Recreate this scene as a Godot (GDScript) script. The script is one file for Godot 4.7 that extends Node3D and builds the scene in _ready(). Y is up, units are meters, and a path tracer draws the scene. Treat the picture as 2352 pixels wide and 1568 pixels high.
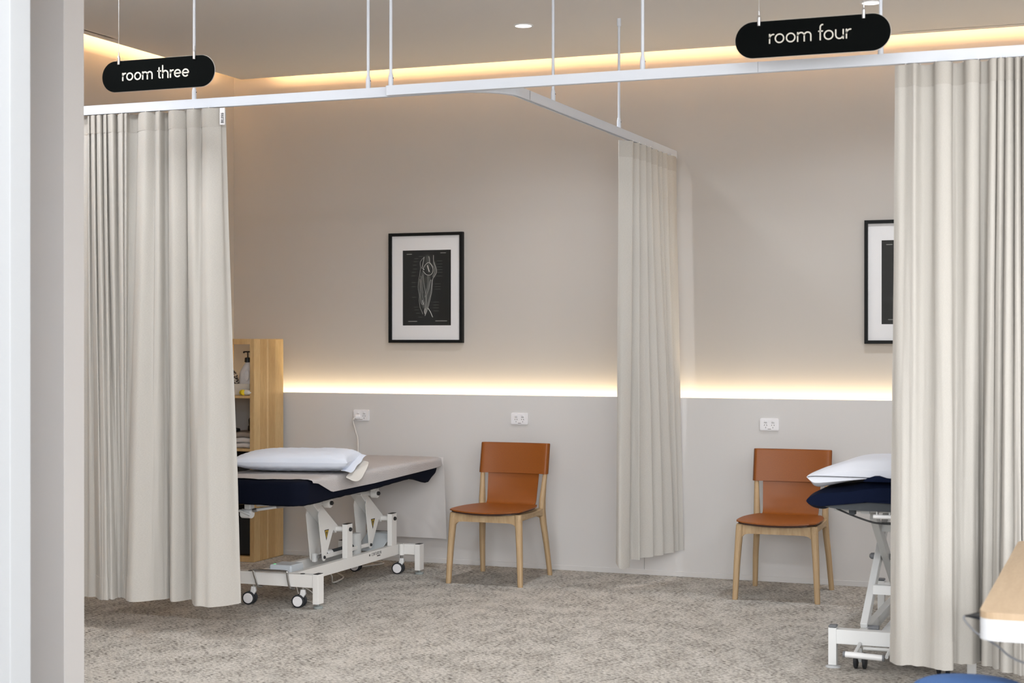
extends Node3D
# A physiotherapy room: two curtained cubicles seen from the clinic floor. x runs along the back wall,
# y is up, and the camera looks towards -z. P(x, y, d) is a point d metres in front of the camera plane.

const CAM_H := 1.47
const CEIL := 3.25
const WARM := Color(1.0, 0.81, 0.57)
const WARM_LOW := Color(1.0, 0.91, 0.74)
var M := {}
var used := {}
var rng := RandomNumberGenerator.new()


func _ready() -> void:
	# camera
	var cam := Camera3D.new()
	cam.name = "camera"
	add_child(cam)
	cam.position = Vector3(0, CAM_H, 0)
	cam.rotation_degrees = Vector3(-0.094, 21.3, 0)
	var att := CameraAttributesPhysical.new()
	att.frustum_focal_length = 55.94
	att.frustum_focus_distance = 9.3
	att.exposure_aperture = 4.5
	att.frustum_near = 0.05
	att.frustum_far = 100.0
	cam.attributes = att
	cam.current = true
	# environment: a closed room, so the sky gives nothing
	var env := Environment.new()
	env.background_mode = Environment.BG_COLOR
	env.background_color = Color(0, 0, 0)
	env.tonemap_mode = Environment.TONE_MAPPER_LINEAR
	env.tonemap_exposure = 1.18
	env.sdfgi_enabled = true
	env.ssao_enabled = true
	env.ssil_enabled = true
	var we := WorldEnvironment.new()
	we.name = "environment"
	we.environment = env
	add_child(we)
	materials()
	# lamps: panels over the clinic floor, cove strips, the strip in the dado, downlights
	window_light("window_1", 1.7, 14.0)
	window_light("window_2", -1.25, 10.0)
	panel_light(2.35, 1.2, 13.0)
	panel_light(0.55, 4.6, 1.5)
	panel_light(-0.6, 1.2, 14.0)
	panel_light(-2.55, 3.3, 2.0)
	panel_light(2.35, 4.6, 6.0)
	panel_light(-4.6, 5.6, 2.0)
	strip_light(P(-2.2, CEIL + 0.019, 9.49), Vector3(55, 0, 0), 6.6, 0.006, 3.2, WARM, "warm light strip hidden in the ceiling slot along the back wall")
	strip_light(P(-5.69, CEIL + 0.019, 5.7), Vector3(55, 90, 0), 7.2, 0.006, 4.2, WARM, "warm light strip hidden in the ceiling slot above the left side wall")
	strip_light(P(-2.3, 1.082, 9.578), Vector3(90, 0, 0), 6.9, 0.012, 1.35, WARM_LOW, "warm light strip glowing up the wall behind the grey dado ledge")
	downlight(-3.225, 8.45, 1.75, "round white ceiling downlight above the middle of room three")
	downlight(-1.29, 8.54, 1.75, "round white ceiling downlight beside the right end of the room four sign")
	downlight(-5.0, 6.3, 0.6, "round white ceiling downlight outside the frame above the left curtain")
	downlight(0.7, 8.6, 0.8, "round white ceiling downlight outside the frame right of room four")
	room()
	tracks()
	curtains()
	signs()
	pictures()
	outlets()
	chairs()
	bookcase()
	bed_left()
	bed_right()
	desk()


# ---------------------------------------------------------------- helpers

func P(x: float, y: float, d: float) -> Vector3:
	return Vector3(x, y, -d)


class MB:
	# collects triangles; positions are world positions, `o` is subtracted when the mesh is made
	var v := PackedVector3Array()
	var n := PackedVector3Array()
	var t := PackedVector2Array()
	var xf := Transform3D()

	func tri(a: Vector3, b: Vector3, c: Vector3, na: Vector3, nb: Vector3, nc: Vector3, ua := Vector2(), ub := Vector2(), uc := Vector2()) -> void:
		if (b - a).cross(c - a).dot(na + nb + nc) > 0.0:
			v.append_array([a, c, b])
			n.append_array([na, nc, nb])
			t.append_array([ua, uc, ub])
		else:
			v.append_array([a, b, c])
			n.append_array([na, nb, nc])
			t.append_array([ua, ub, uc])

	func flat(a: Vector3, b: Vector3, c: Vector3, out: Vector3) -> void:
		var k := (b - a).cross(c - a).normalized()
		if k.dot(out) < 0.0:
			k = -k
		tri(a, b, c, k, k, k, Vector2(a.x + a.z, a.y), Vector2(b.x + b.z, b.y), Vector2(c.x + c.z, c.y))

	func quad(a: Vector3, b: Vector3, c: Vector3, d: Vector3, out: Vector3) -> void:
		flat(a, b, c, out)
		flat(a, c, d, out)

	func box(c: Vector3, s: Vector3, bev := 0.002, basis := Basis()) -> void:
		var h := s / 2.0
		bev = minf(bev, minf(h.x, minf(h.y, h.z)) * 0.95)
		var i := h - Vector3(bev, bev, bev)
		# 24 corner points: [axis][sx][sy][sz]
		var f := func(ax: int, sx: int, sy: int, sz: int) -> Vector3:
			var p := Vector3(i.x * sx, i.y * sy, i.z * sz)
			p[ax] = h[ax] * [sx, sy, sz][ax]
			return c + basis * p
		for sg in [-1, 1]:
			quad(f.call(0, sg, -1, -1), f.call(0, sg, 1, -1), f.call(0, sg, 1, 1), f.call(0, sg, -1, 1), basis * Vector3(sg, 0, 0))
			quad(f.call(1, -1, sg, -1), f.call(1, 1, sg, -1), f.call(1, 1, sg, 1), f.call(1, -1, sg, 1), basis * Vector3(0, sg, 0))
			quad(f.call(2, -1, -1, sg), f.call(2, 1, -1, sg), f.call(2, 1, 1, sg), f.call(2, -1, 1, sg), basis * Vector3(0, 0, sg))
		for a in [-1, 1]:
			for b in [-1, 1]:
				quad(f.call(0, a, b, -1), f.call(1, a, b, -1), f.call(1, a, b, 1), f.call(0, a, b, 1), basis * Vector3(a, b, 0))
				quad(f.call(1, -1, a, b), f.call(2, -1, a, b), f.call(2, 1, a, b), f.call(1, 1, a, b), basis * Vector3(0, a, b))
				quad(f.call(0, a, -1, b), f.call(2, a, -1, b), f.call(2, a, 1, b), f.call(0, a, 1, b), basis * Vector3(a, 0, b))
				for e in [-1, 1]:
					flat(f.call(0, a, b, e), f.call(1, a, b, e), f.call(2, a, b, e), basis * Vector3(a, b, e))

	# rows of points; smooth surface. closed: each row is a loop. caps close the first and last row.
	func grid(rows: Array, closed := false, caps := false, uv := Vector2(1, 1), out := 0) -> void:
		var R := rows.size()
		var C: int = rows[0].size()
		var N := []
		for r in R:
			var line := PackedVector3Array()
			line.resize(C)
			for c in C:
				var c0 := (c - 1 + C) % C if closed else maxi(c - 1, 0)
				var c1 := (c + 1) % C if closed else mini(c + 1, C - 1)
				var du: Vector3 = rows[r][c1] - rows[r][c0]
				var dv: Vector3 = rows[mini(r + 1, R - 1)][c] - rows[maxi(r - 1, 0)][c]
				line[c] = du.cross(dv).normalized()
			N.append(line)
		if closed:
			var score := 0.0
			for r in R:
				var mid := Vector3()
				for p in rows[r]:
					mid += p
				mid /= C
				for c in C:
					score += (rows[r][c] - mid).dot(N[r][c])
			if score * (out if out else 1) < 0.0:
				for r in R:
					for c in C:
						N[r][c] = -N[r][c]
		elif out < 0:
			for r in R:
				for c in C:
					N[r][c] = -N[r][c]
		for r in R:
			for c in C:
				if N[r][c] == Vector3.ZERO:
					N[r][c] = N[r][(c + 1) % C] if N[r][(c + 1) % C] != Vector3.ZERO else N[mini(r + 1, R - 1)][c]
		for r in R - 1:
			for c in (C if closed else C - 1):
				var d := (c + 1) % C
				var u0 := uv.x * c / C
				var u1 := uv.x * (c + 1) / C
				var v0 := uv.y * r / (R - 1)
				var v1 := uv.y * (r + 1) / (R - 1)
				tri(rows[r][c], rows[r][d], rows[r + 1][d], N[r][c], N[r][d], N[r + 1][d], Vector2(u0, v0), Vector2(u1, v0), Vector2(u1, v1))
				tri(rows[r][c], rows[r + 1][d], rows[r + 1][c], N[r][c], N[r + 1][d], N[r + 1][c], Vector2(u0, v0), Vector2(u1, v1), Vector2(u0, v1))
		if caps:
			cap(rows[0], rows[0][0] - rows[1][0])
			cap(rows[R - 1], rows[R - 1][0] - rows[R - 2][0])

	func cap(loop: PackedVector3Array, out: Vector3) -> void:
		var mid := Vector3()
		for p in loop:
			mid += p
		mid /= loop.size()
		for i in loop.size():
			flat(mid, loop[i], loop[(i + 1) % loop.size()], out)

	func tube(path: Array, rad, sides := 10, caps := true) -> void:
		var rows := []
		var up := Vector3.UP
		for i in path.size():
			var d: Vector3 = (path[mini(i + 1, path.size() - 1)] - path[maxi(i - 1, 0)]).normalized()
			if i == 0:
				up = Vector3.RIGHT if absf(d.y) > 0.8 else Vector3.UP
			var a := d.cross(up).normalized()
			up = a.cross(d).normalized()
			var ring := PackedVector3Array()
			var q: float = rad[i] if rad is Array else rad
			for k in sides:
				var w := TAU * k / sides
				ring.append(path[i] + (a * cos(w) + up * sin(w)) * q)
			rows.append(ring)
		grid(rows, true, caps)

	func rod(a: Vector3, b: Vector3, r: float, sides := 12) -> void:
		tube([a, b], r, sides)

	# profile: Vector2(radius, height) along axis `up` from `c`
	func lathe(c: Vector3, prof: Array, sides := 20, basis := Basis()) -> void:
		var rows := []
		for p in prof:
			var ring := PackedVector3Array()
			for k in sides:
				var w := TAU * k / sides
				ring.append(c + basis * Vector3(cos(w) * p.x, p.y, sin(w) * p.x))
			rows.append(ring)
		for i in rows.size() - 1:   # each band flat in profile, smooth round
			grid([rows[i], rows[i + 1]], true, false, Vector2(1, 1), 1)
		cap(rows[0], basis * Vector3(0, -1, 0))
		cap(rows[rows.size() - 1], basis * Vector3(0, 1, 0))

	# flat polygon (in the plane of ux, uy at c) given a thickness along uz, centred
	func prism(poly: PackedVector2Array, c: Vector3, ux: Vector3, uy: Vector3, uz: Vector3, th: float) -> void:
		var idx := Geometry2D.triangulate_polygon(poly)
		var q := []
		for s in [-1, 1]:
			for p in poly:
				q.append(c + ux * p.x + uy * p.y + uz * (s * th / 2.0))
		var m := poly.size()
		for s in 2:
			for i in range(0, idx.size(), 3):
				flat(q[s * m + idx[i]], q[s * m + idx[i + 1]], q[s * m + idx[i + 2]], uz * (s * 2 - 1))
		var mid := Vector2()
		for p in poly:
			mid += p
		var ccw := 0.0
		for i in m:
			ccw += poly[i].cross(poly[(i + 1) % m])
		for i in m:
			var j := (i + 1) % m
			var e := (poly[j] - poly[i]) * signf(ccw)
			quad(q[i], q[j], q[m + j], q[m + i], ux * e.y - uy * e.x)

	# loft of rounded rectangles: each [centre, axis x, axis y, w, h]
	func loft(secs: Array, r := 0.35, uv := Vector2(1, 1)) -> void:
		var rows := []
		for s in secs:
			var ring := PackedVector3Array()
			var hw: float = s[3] / 2.0
			var hh: float = s[4] / 2.0
			var rr := minf(hw, hh) * r
			for q in 4:
				var sx: int = [1, -1, -1, 1][q]
				var sy: int = [1, 1, -1, -1][q]
				for k in 4:
					var w := PI / 2 * (q + k / 3.0)
					ring.append(s[0] + s[1] * (sx * (hw - rr) + rr * cos(w)) + s[2] * (sy * (hh - rr) + rr * sin(w)))
			rows.append(ring)
		grid(rows, true, true, uv)

	# a sheet with thickness from a grid of points
	func sheet(rows: Array, th: float, uv := Vector2(1, 1)) -> void:
		var R := rows.size()
		var C: int = rows[0].size()
		var back := []
		var front := []
		for r in R:
			var fl := PackedVector3Array()
			var bl := PackedVector3Array()
			for c in C:
				var du: Vector3 = rows[r][mini(c + 1, C - 1)] - rows[r][maxi(c - 1, 0)]
				var dv: Vector3 = rows[mini(r + 1, R - 1)][c] - rows[maxi(r - 1, 0)][c]
				var k := du.cross(dv).normalized()
				fl.append(rows[r][c] + k * th / 2.0)
				bl.append(rows[r][c] - k * th / 2.0)
			front.append(fl)
			back.append(bl)
		grid(front, false, false, uv, 1)
		grid(back, false, false, uv, -1)
		for r in R - 1:
			quad(front[r][0], front[r + 1][0], back[r + 1][0], back[r][0], rows[r][0] - rows[r][1])
			quad(front[r][C - 1], front[r + 1][C - 1], back[r + 1][C - 1], back[r][C - 1], rows[r][C - 1] - rows[r][C - 2])
		for c in C - 1:
			quad(front[0][c], front[0][c + 1], back[0][c + 1], back[0][c], rows[0][c] - rows[1][c])
			quad(front[R - 1][c], front[R - 1][c + 1], back[R - 1][c + 1], back[R - 1][c], rows[R - 1][c] - rows[R - 2][c])

	func mesh(o: Vector3) -> ArrayMesh:
		var a := []
		a.resize(Mesh.ARRAY_MAX)
		var w := PackedVector3Array()
		w.resize(v.size())
		for i in v.size():
			w[i] = v[i] - o
		a[Mesh.ARRAY_VERTEX] = w
		a[Mesh.ARRAY_NORMAL] = n
		a[Mesh.ARRAY_TEX_UV] = t
		var m := ArrayMesh.new()
		m.add_surface_from_arrays(Mesh.PRIMITIVE_TRIANGLES, a)
		return m


func numbered(called: String) -> String:
	var k: int = used.get(called, 0)
	used[called] = k + 1
	return called if k == 0 else "%s_%03d" % [called, k]


func tag(o: Node3D, label: String, category: String, group := "") -> Node3D:
	o.set_meta("label", label)
	o.set_meta("category", category)
	if group:
		o.set_meta("group", group)
	return o


func thing(called: String, at: Vector3, label: String, category: String, group := "") -> Node3D:
	var o := Node3D.new()
	o.name = numbered(called)
	add_child(o)
	o.position = at
	return tag(o, label, category, group)


# the world place of a thing or part, so that parts can be built in world metres
func base_of(o: Node) -> Vector3:
	var p := Vector3()
	var k := o
	while k is Node3D and k != self:
		p += k.position
		k = k.get_parent()
	return p


func part(called: String, b: MB, mat: Material, parent: Node, label := "") -> MeshInstance3D:
	var o := MeshInstance3D.new()
	o.name = called
	o.mesh = b.mesh(base_of(parent))
	o.material_override = mat
	parent.add_child(o, true)
	if label:
		o.set_meta("label", label)
	return o


func solo(called: String, b: MB, mat: Material, at: Vector3, label: String, category: String, group := "") -> MeshInstance3D:
	var o := MeshInstance3D.new()
	o.name = numbered(called)
	o.mesh = b.mesh(at)
	o.material_override = mat
	add_child(o)
	o.position = at
	tag(o, label, category, group)
	return o


func struct(called: String, b: MB, mat: Material, label: String, category := "wall") -> MeshInstance3D:
	var o := solo(called, b, mat, Vector3(), label, category)
	o.set_meta("kind", "structure")
	return o


func spline(pts: Array, per := 8) -> Array:
	var out := []
	for i in pts.size() - 1:
		var a = pts[maxi(i - 1, 0)]
		var d = pts[mini(i + 2, pts.size() - 1)]
		for k in per:
			out.append(pts[i].cubic_interpolate(pts[i + 1], a, d, float(k) / per))
	out.append(pts[-1])
	return out


func rrect(hx: float, hz: float, r: float, n := 6) -> Array:
	var out := []
	for q in 4:
		var sx: int = [1, -1, -1, 1][q]
		var sz: int = [1, 1, -1, -1][q]
		for k in n + 1:
			var w := PI / 2 * (q + float(k) / n)
			out.append(Vector2(sx * (hx - r) + r * cos(w), sz * (hz - r) + r * sin(w)))
	return out


# ---------------------------------------------------------------- materials

func mat(c: Color, rough := 0.6, metal := 0.0) -> StandardMaterial3D:
	var m := StandardMaterial3D.new()
	m.albedo_color = c
	m.roughness = rough
	m.metallic = metal
	return m


func rgb(r: int, g: int, b: int) -> Color:
	return Color8(r, g, b)


func noise(freq: float, seed_: int, oct := 3, kind := FastNoiseLite.TYPE_SIMPLEX_SMOOTH) -> FastNoiseLite:
	var f := FastNoiseLite.new()
	f.noise_type = kind
	f.frequency = freq
	f.seed = seed_
	f.fractal_octaves = oct
	return f


func gray(w: int, h: int, f: FastNoiseLite, tw: int, th: int) -> PackedByteArray:
	var im := f.get_seamless_image(w, h)
	im.resize(tw, th, Image.INTERPOLATE_CUBIC)
	im.convert(Image.FORMAT_L8)
	return im.get_data()


func tex(w: int, h: int, pick: Callable) -> ImageTexture:
	var d := PackedByteArray()
	d.resize(w * h * 3)
	for i in w * h:
		var c: Color = pick.call(i)
		d[i * 3] = int(clampf(c.r, 0, 1) * 255)
		d[i * 3 + 1] = int(clampf(c.g, 0, 1) * 255)
		d[i * 3 + 2] = int(clampf(c.b, 0, 1) * 255)
	return ImageTexture.create_from_image(Image.create_from_data(w, h, false, Image.FORMAT_RGB8, d))


func wood(light: Color, dark: Color, seed_: int) -> StandardMaterial3D:
	# grain along v
	var a := gray(512, 64, noise(0.03, seed_, 4), 512, 512)
	var b := gray(512, 128, noise(0.11, seed_ + 1, 2), 512, 512)
	var m := mat(Color.WHITE, 0.55)
	m.albedo_texture = tex(512, 512, func(i: int) -> Color: return light.lerp(dark, clampf(a[i] / 255.0 * 0.7 + b[i] / 255.0 * 0.5 - 0.1, 0, 1)))
	return m


func materials() -> void:
	M.paint = mat(rgb(182, 176, 170), 0.85)
	M.wall_bright = mat(rgb(232, 229, 226), 0.85)
	M.dado = mat(rgb(209, 206, 204), 0.8)
	M.ceiling = mat(rgb(232, 227, 222), 0.9)
	M.near = mat(rgb(181, 184, 188), 0.8)
	M.pillar = mat(rgb(196, 193, 192), 0.8)
	M.track = mat(rgb(210, 215, 224), 0.4)
	M.white = mat(rgb(232, 232, 232), 0.35)
	M.steel = mat(rgb(236, 234, 231), 0.32)
	M.steel2 = mat(rgb(205, 206, 205), 0.4)
	M.beam2 = mat(rgb(226, 227, 227), 0.35)
	M.greycap = mat(rgb(112, 114, 118), 0.5)
	M.black = mat(rgb(24, 24, 26), 0.45)
	M.rubber = mat(rgb(38, 40, 44), 0.7)
	M.chrome = mat(rgb(205, 205, 205), 0.18, 1.0)
	M.alu = mat(rgb(196, 196, 198), 0.3, 1.0)
	M.navy = mat(rgb(7, 12, 28), 0.85)
	M.navy.metallic_specular = 0.25
	M.navy2 = mat(rgb(8, 18, 42), 0.85)
	M.navy2.metallic_specular = 0.25
	M.under = mat(rgb(62, 66, 70), 0.8)
	M.sign = mat(rgb(9, 11, 11), 0.6)
	M.sign.metallic_specular = 0.1
	M.sign_edge = mat(rgb(200, 195, 188), 0.4)
	M.letter = mat(rgb(206, 202, 192), 0.7)
	M.frame = mat(rgb(16, 18, 18), 0.5)
	M.frame.metallic_specular = 0.3
	M.matboard = mat(rgb(232, 230, 230), 0.85)
	M.plastic = mat(rgb(234, 232, 234), 0.35)
	M.slot = mat(rgb(88, 82, 80), 0.6)
	M.print = mat(rgb(112, 106, 104), 0.6)
	M.cord = mat(rgb(222, 218, 212), 0.5)
	M.pad_foot = mat(rgb(150, 156, 154), 0.6)
	M.blue = mat(rgb(48, 88, 142), 0.7)
	M.desk_white = mat(rgb(192, 194, 198), 0.4)
	M.leg_grey = mat(rgb(196, 198, 200), 0.4)
	M.yellow = mat(rgb(226, 196, 30), 0.45)
	M.led_green = mat(rgb(120, 230, 160), 0.4)
	M.led_green.emission_enabled = true
	M.led_green.emission = rgb(90, 220, 140)
	M.led_green.emission_energy_multiplier = 0.8
	M.warn = mat(rgb(206, 168, 40), 0.5)
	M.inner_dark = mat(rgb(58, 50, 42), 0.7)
	M.towel = mat(rgb(208, 204, 202), 0.95)
	M.towel_grey = mat(rgb(150, 138, 128), 0.95)
	M.tray = mat(rgb(206, 202, 194), 0.6)
	M.glass = mat(Color(0.1, 0.1, 0.1, 0.03), 0.03)
	M.glass.metallic_specular = 0.22
	M.glass.transparency = BaseMaterial3D.TRANSPARENCY_ALPHA
	M.lamp = mat(Color.WHITE, 0.5)
	M.lamp.emission_enabled = true
	M.lamp.emission = Color(1, 0.99, 0.97)
	M.lamp.emission_energy_multiplier = 1.6
	M.strip = mat(Color.WHITE, 0.5)
	M.strip.emission_enabled = true
	M.strip.emission = WARM
	M.strip.emission_energy_multiplier = 1.5

	# carpet: flecked, streaks along x
	var n := 1400
	var fine := gray(900, n, noise(0.17, 3, 3), n, n)
	var fleck := gray(460, n, noise(0.15, 9, 4), n, n)
	var patch := gray(500, 400, noise(0.022, 21, 3), n, n)
	var tiny := gray(n, n, noise(0.35, 40, 2), n, n)
	var c_light := rgb(202, 197, 190)
	var c_mid := rgb(158, 152, 143)
	var c_dark := rgb(58, 52, 46)
	M.carpet = mat(Color.WHITE, 0.98)
	M.carpet.albedo_texture = tex(n, n, func(i: int) -> Color:
		var a := fine[i] / 255.0
		var p := patch[i] / 255.0
		var k := c_mid.lerp(c_light, smoothstep(0.25, 0.75, a * 0.72 + p * 0.18 + tiny[i] / 255.0 * 0.2))
		var dk := smoothstep(0.50, 0.76, fleck[i] / 255.0 * 0.86 + (1.0 - p) * 0.13 + tiny[i] / 255.0 * 0.16 - 0.08)
		return k.lerp(c_dark, dk * 0.85))
	M.carpet.heightmap_enabled = false

	# linen for the curtains: slubs across, threads down
	var hz := gray(96, 1024, noise(0.42, 5, 2), 1024, 1024)
	var vt := gray(1024, 128, noise(0.42, 6, 2), 1024, 1024)
	M.linen = mat(Color.WHITE, 0.92)
	M.linen.albedo_texture = tex(1024, 1024, func(i: int) -> Color:
		var k := 0.94 + (hz[i] / 255.0 - 0.5) * 0.10 + (vt[i] / 255.0 - 0.5) * 0.05
		return Color(0.795 * k, 0.779 * k, 0.754 * k))
	M.linen.backlight_enabled = true
	M.linen.backlight = Color(0.12, 0.11, 0.09)
	M.linen_band = M.linen.duplicate()
	M.linen_band.albedo_color = Color(0.955, 0.95, 0.945)
	M.linen_band.backlight_enabled = false
	M.seam = mat(rgb(186, 179, 169), 0.95)
	M.hem = M.linen
	M.ash = wood(rgb(198, 171, 134), rgb(166, 136, 99), 11)
	M.oak = wood(rgb(212, 180, 130), rgb(184, 150, 102), 31)
	M.oak_band = [wood(rgb(220, 190, 138), rgb(202, 168, 118), 41), wood(rgb(208, 174, 122), rgb(188, 152, 102), 47), wood(rgb(228, 198, 148), rgb(204, 174, 126), 53)]
	M.desk_wood = wood(rgb(172, 150, 124), rgb(158, 136, 110), 61)
	var le := gray(256, 256, noise(0.2, 71, 3), 256, 256)
	M.leather = mat(Color.WHITE, 0.48)
	M.leather.albedo_texture = tex(256, 256, func(i: int) -> Color: return rgb(146, 79, 12).lerp(rgb(132, 69, 8), le[i] / 255.0))
	M.leather_edge = mat(rgb(60, 34, 20), 0.7)
	# pillowcases: non-woven, faintly blue
	M.pillow = mat(rgb(220, 226, 238), 0.95)
	M.pillow_plain = mat(rgb(216, 219, 228), 0.95)
	M.pillow_in = mat(rgb(214, 210, 204), 0.95)
	M.piping = mat(rgb(46, 48, 56), 0.8)
	# disposable sheet: embossed
	var sn := noise(0.09, 81, 4)
	var nt := NoiseTexture2D.new()
	nt.width = 512
	nt.height = 512
	nt.seamless = true
	nt.noise = sn
	nt.as_normal_map = true
	nt.bump_strength = 5.0
	M.sheet = mat(rgb(182, 177, 176), 0.95)
	M.sheet.normal_enabled = true
	M.sheet.normal_texture = nt
	M.sheet.normal_scale = 0.5
	M.sheet.uv1_triplanar = true
	M.sheet.uv1_scale = Vector3(2.2, 2.2, 2.2)
	M.drape = mat(Color(0.86, 0.84, 0.83, 1.0), 0.95)
	M.drape.backlight_enabled = true
	M.drape.backlight = Color(0.5, 0.5, 0.5)
	var pn := gray(128, 128, noise(0.05, 91, 3, FastNoiseLite.TYPE_CELLULAR), 256, 256)
	M.pouch = mat(Color.WHITE, 0.9)
	M.pouch.albedo_texture = tex(256, 256, func(i: int) -> Color: return rgb(210, 202, 190) if pn[i] > 118 else rgb(70, 62, 56))
	M.poster = mat(Color.WHITE, 0.7)
	M.poster.albedo_texture = poster(0)
	M.poster2 = mat(Color.WHITE, 0.7)
	M.poster2.albedo_texture = poster(1)


# an anatomical leg in chalk on black: flat print
func poster(which: int) -> ImageTexture:
	var w := 440
	var h := 670
	var a := PackedFloat32Array()
	a.resize(w * h)
	var k := w / 587.0
	var stroke := func(p: Array, r: float, g: float) -> void:
		var q := []
		for s in p:
			q.append((Vector2(s[0], s[1]) - Vector2(275, 345)) * k)
		var path := spline(q, 40) if p.size() > 2 else [q[0], q[0].lerp(q[1], 0.1), q[1]]
		if p.size() == 2:
			path = []
			for i in 81:
				path.append(q[0].lerp(q[1], i / 80.0))
		for z in path:
			for y in range(int(z.y - 2 * r), int(z.y + 2 * r) + 2):
				for x in range(int(z.x - 2 * r), int(z.x + 2 * r) + 2):
					if x >= 0 and y >= 0 and x < w and y < h:
						a[y * w + x] = maxf(a[y * w + x], g * exp(-Vector2(x, y).distance_squared_to(z) / (r * r)))
	if which == 0:
		for s in [
			[[[535, 430], [490, 485], [492, 560], [480, 640], [466, 730], [463, 800], [476, 870], [476, 950], [486, 1020], [505, 1065], [520, 1100]], 2.4, 0.62],
			[[[648, 410], [650, 490], [678, 560], [680, 620], [638, 690], [632, 760], [625, 840], [605, 930], [585, 1010], [565, 1070], [545, 1120]], 3.0, 0.66],
			[[[520, 570], [550, 520], [590, 495], [630, 540], [640, 600], [610, 640], [560, 635], [520, 590]], 3.0, 0.75],
			[[[535, 430], [522, 500], [508, 560]], 5.0, 0.55], [[[590, 425], [598, 450], [600, 490]], 7.0, 0.5], [[[600, 490], [625, 520], [645, 550]], 4.0, 0.5],
			[[[495, 650], [500, 800], [530, 950], [545, 1080]], 2.6, 0.55], [[[520, 640], [535, 760], [550, 850], [555, 960], [543, 1090]], 4.0, 0.5],
			[[[580, 650], [580, 760], [557, 850], [545, 900]], 3.5, 0.48], [[[612, 700], [590, 800], [565, 880], [560, 960], [556, 1080]], 6.5, 0.45],
			[[[630, 700], [612, 850], [580, 980], [550, 1090]], 3.2, 0.58], [[[484, 690], [487, 850], [497, 960], [518, 990], [536, 960]], 3.0, 0.6],
			[[[515, 940], [520, 970], [530, 985]], 8.0, 0.55], [[[580, 1030], [610, 1075], [636, 1135]], 3.6, 0.9], [[[575, 530], [585, 565], [596, 600]], 5.0, 0.85],
			[[[528, 572], [532, 576]], 5.0, 0.9], [[[655, 560], [660, 610], [640, 660]], 8.0, 0.34], [[[500, 700], [510, 780], [520, 850]], 9.0, 0.28], [[[600, 720], [590, 800]], 12.0, 0.3],
			[[[520, 620], [505, 760], [510, 900], [530, 1010]], 26.0, 0.22], [[[590, 660], [585, 800], [570, 930], [552, 1060]], 24.0, 0.20],
			[[[545, 680], [550, 800], [560, 940]], 30.0, 0.14], [[[655, 500], [668, 580], [650, 660]], 16.0, 0.28], [[[575, 430], [580, 500], [585, 560]], 30.0, 0.20],
			[[[508, 660], [515, 780], [538, 900], [548, 1020]], 1.6, 0.5], [[[600, 660], [606, 760], [590, 880], [572, 1000]], 1.6, 0.5], [[[565, 660], [566, 780], [552, 860]], 1.6, 0.45],
			[[[545, 1040], [540, 1075], [548, 1100]], 5.0, 0.7], [[[560, 540], [600, 600]], 26.0, 0.16],
		]:
			stroke.call(s[0], s[1] * 0.8, s[2])
		for y in [420, 446, 480, 522, 568, 606, 648, 728, 776, 902, 1018, 1050, 1090, 1136]:
			var x0: int = [470, 420, 408, 398, 402, 386, 380, 384, 384, 388, 414, 420, 438, 466][[420, 446, 480, 522, 568, 606, 648, 728, 776, 902, 1018, 1050, 1090, 1136].find(y)]
			stroke.call([[x0, y], [x0 + 44, y]], 1.5, 0.34)
			stroke.call([[x0 + 46, y], [x0 + 74, y]], 0.8, 0.22)
		for y in [478, 514, 548, 580, 612, 654, 746, 778, 808, 960, 995, 1028, 1064]:
			var x1: int = 648 if y > 900 else 690 if y < 700 else 668
			stroke.call([[x1, y], [x1 + 62, y]], 1.5, 0.34)
			stroke.call([[x1 - 40, y], [x1 - 4, y]], 0.8, 0.22)
	else:
		stroke.call([[440, 600], [420, 660], [460, 760]], 9.0, 0.2)
		stroke.call([[380, 960], [420, 1000], [460, 990]], 12.0, 0.14)
	for s in [[[326, 393], [384, 393]], [[732, 383], [794, 383]], [[345, 1186], [448, 1186]], [[672, 1182], [808, 1182]]]:
		stroke.call(s, 2.6, 0.62)
	return tex(w, h, func(i: int) -> Color: return Color(0.05, 0.055, 0.05).lerp(Color(0.88, 0.87, 0.85), minf(1.0, a[i] * 1.35)))


# ---------------------------------------------------------------- lamps

func panel_light(x: float, d: float, power: float) -> void:
	var b := MB.new()
	b.box(P(x, CEIL - 0.016, d), Vector3(1.24, 0.024, 0.64), 0.004)
	var t := thing("panel_light", P(x, CEIL, d), "flat white ceiling panel light over the clinic floor outside the frame", "ceiling light", "panel lights over the clinic floor outside the frame")
	part("housing", b, M.white, t)
	var g := MB.new()
	g.box(P(x, CEIL - 0.030, d), Vector3(1.18, 0.006, 0.58), 0.001)
	part("diffuser", g, M.lamp, t)
	var l := AreaLight3D.new()
	l.name = "glow"
	l.area_size = Vector2(1.16, 0.56)
	l.light_color = Color(0.965, 0.982, 1.0)
	l.light_energy = power
	l.shadow_enabled = true
	l.area_range = 30.0
	l.area_attenuation = 2.0
	t.add_child(l)
	l.position = Vector3(0, -0.038, 0)
	l.rotation_degrees = Vector3(-90, 0, 0)


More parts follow.
